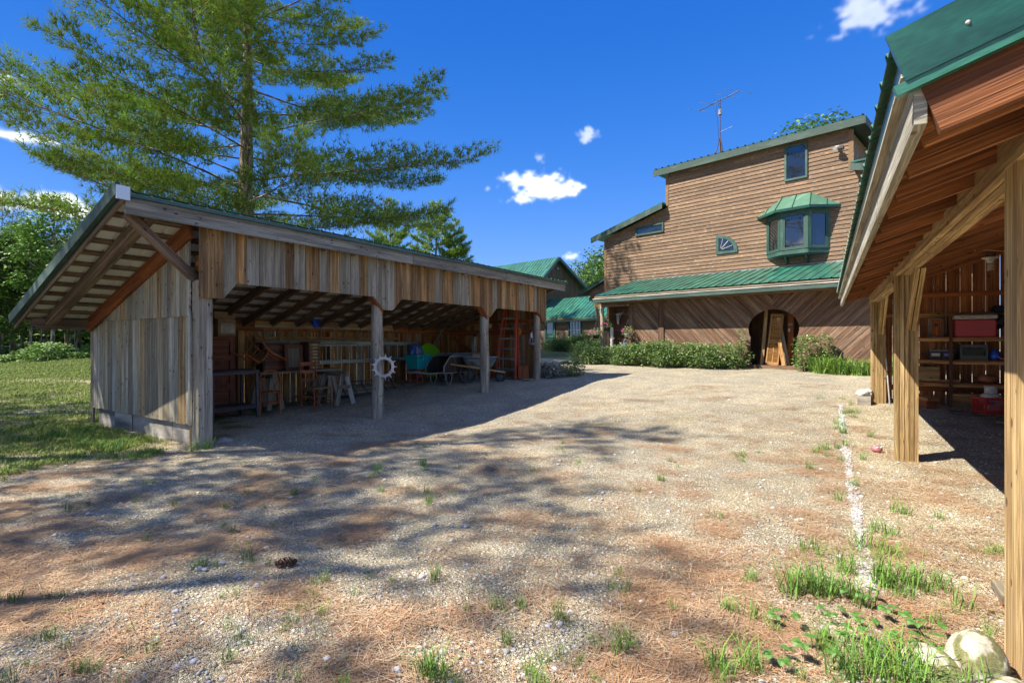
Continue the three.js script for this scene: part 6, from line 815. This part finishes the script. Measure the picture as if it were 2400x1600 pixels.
// the wood at the far side of the lawn
{
  const grp = 'trees at the edge of the wood', mk = (seed, o) => ({ ...o, seed });
  const P = [leafTree('wood_tree', 'slender leafy tree with pale trunk at the edge of the wood', onG(-31.5, 35), mk(51, { Hh: 11, r0: 0.11, R: 2.3, base: 0.34, n: 80, leaf: 0.24, clumps: 56, dark: 1.35 }), grp, barkPale), leafTree('wood_tree', 'dark bushy tree at the edge of the wood', onG(-36, 37), mk(57, { Hh: 9.2, r0: 0.1, R: 2.4, base: 0.22, n: 80, leaf: 0.24, clumps: 50, dark: 1.1 }), grp)];
  const pw = pineTree('wood_pine', 'straight pine among the trees at the edge of the wood', onG(-40, 40), { seed: 63, Hh: 13, r0: 0.14, start: 0.36, spread: 2.4, tint: 1.3, limbs: 36, tuftLen: 0.42, tuftN: 6, tuftW: 0.022, sub: 12, density: 0.8 }, grp);
  const r = rng(88), src = [...P, pw];
  for (let i = 0; i < 76; i++) { const q = -1.5 + 0.85 * (i + r()) / 76, Z = 34 + (i % 4) * 5.5 + r() * 4, x = q * Z + (r() - 0.5) * 2, s = src[Math.floor(r() * 3)], sc = 0.62 + r() * 0.36; if (x / Z > -0.80 && Z < 40) continue; copyOf(s, onG(x, Z), r() * 6.3, s.userData.label, [sc, sc * (0.85 + r() * 0.25), sc]); }
  for (let i = 0; i < 16; i++) { const Z = 48 + r() * 14, x = -33 + i * 4.6 + r() * 2; if (x > -8 && x < 14) continue; copyOf(src[i % 3], onG(x, Z), r() * 6, src[i % 3].userData.label, 0.62 + r() * 0.1); }
  const U = bush('undergrowth_bush', 'low green bush in the undergrowth along the wood', 'bush', 191, 1100, 1.2, 1.1, 0.22, 1.5, 0, 'undergrowth bushes'); U.position.set(...onG(-30, 33)); for (let i = 0; i < 44; i++) { const q = -1.25 + 0.5 * (i + r()) / 44, Z = 32.5 + (i % 3) * 7 + r() * 5; copyOf(U, onG(q * Z, Z), r() * 6, null, [0.6 + r() * 0.6, 0.35 + r() * 0.5, 0.6 + r() * 0.6]); }
  for (let i = 0; i < 26; i++) { const q = -1.3 + 0.62 * (i + r()) / 26, Z = 52 + r() * 12, b = copyOf(U, onG(q * Z, Z), r() * 6, 'tall dim thicket between the trunks deep in the wood', [2.4 + r(), 2.6 + r() * 1.6, 2.4 + r()]); b.name = numbered('wood_thicket'); b.userData.group = 'thickets deep in the wood'; b.userData.category = 'thicket'; }
}
{ // fallen cones
  const cone = (x, Z, ry) => { const c = thing('pine_cone', 'dry brown pine cone lying on the yard', 'pine cone', [x, groundY(x, Z) + 0.025, -Z], ry, 'pine cones'); const g = []; for (let i = 0; i < 46; i++) { const t = i / 46, a = i * 2.4, rad = 0.028 * Math.sin(Math.PI * (0.12 + t * 0.84)); g.push(bx(0.02, 0.004, 0.014).rotateZ(0.5).translate(rad, 0, 0).rotateY(a).translate(0, (t - 0.5) * 0.13, 0).rotateZ(1.5)); } part(c, 'scales', g, M.rust); part(c, 'core', rod([-0.06, 0, 0], [0.06, 0, 0], 0.012), M.rust); };
  cone(-1.5, 3.39, 0.4);
}
renderer.render(scene, camera);
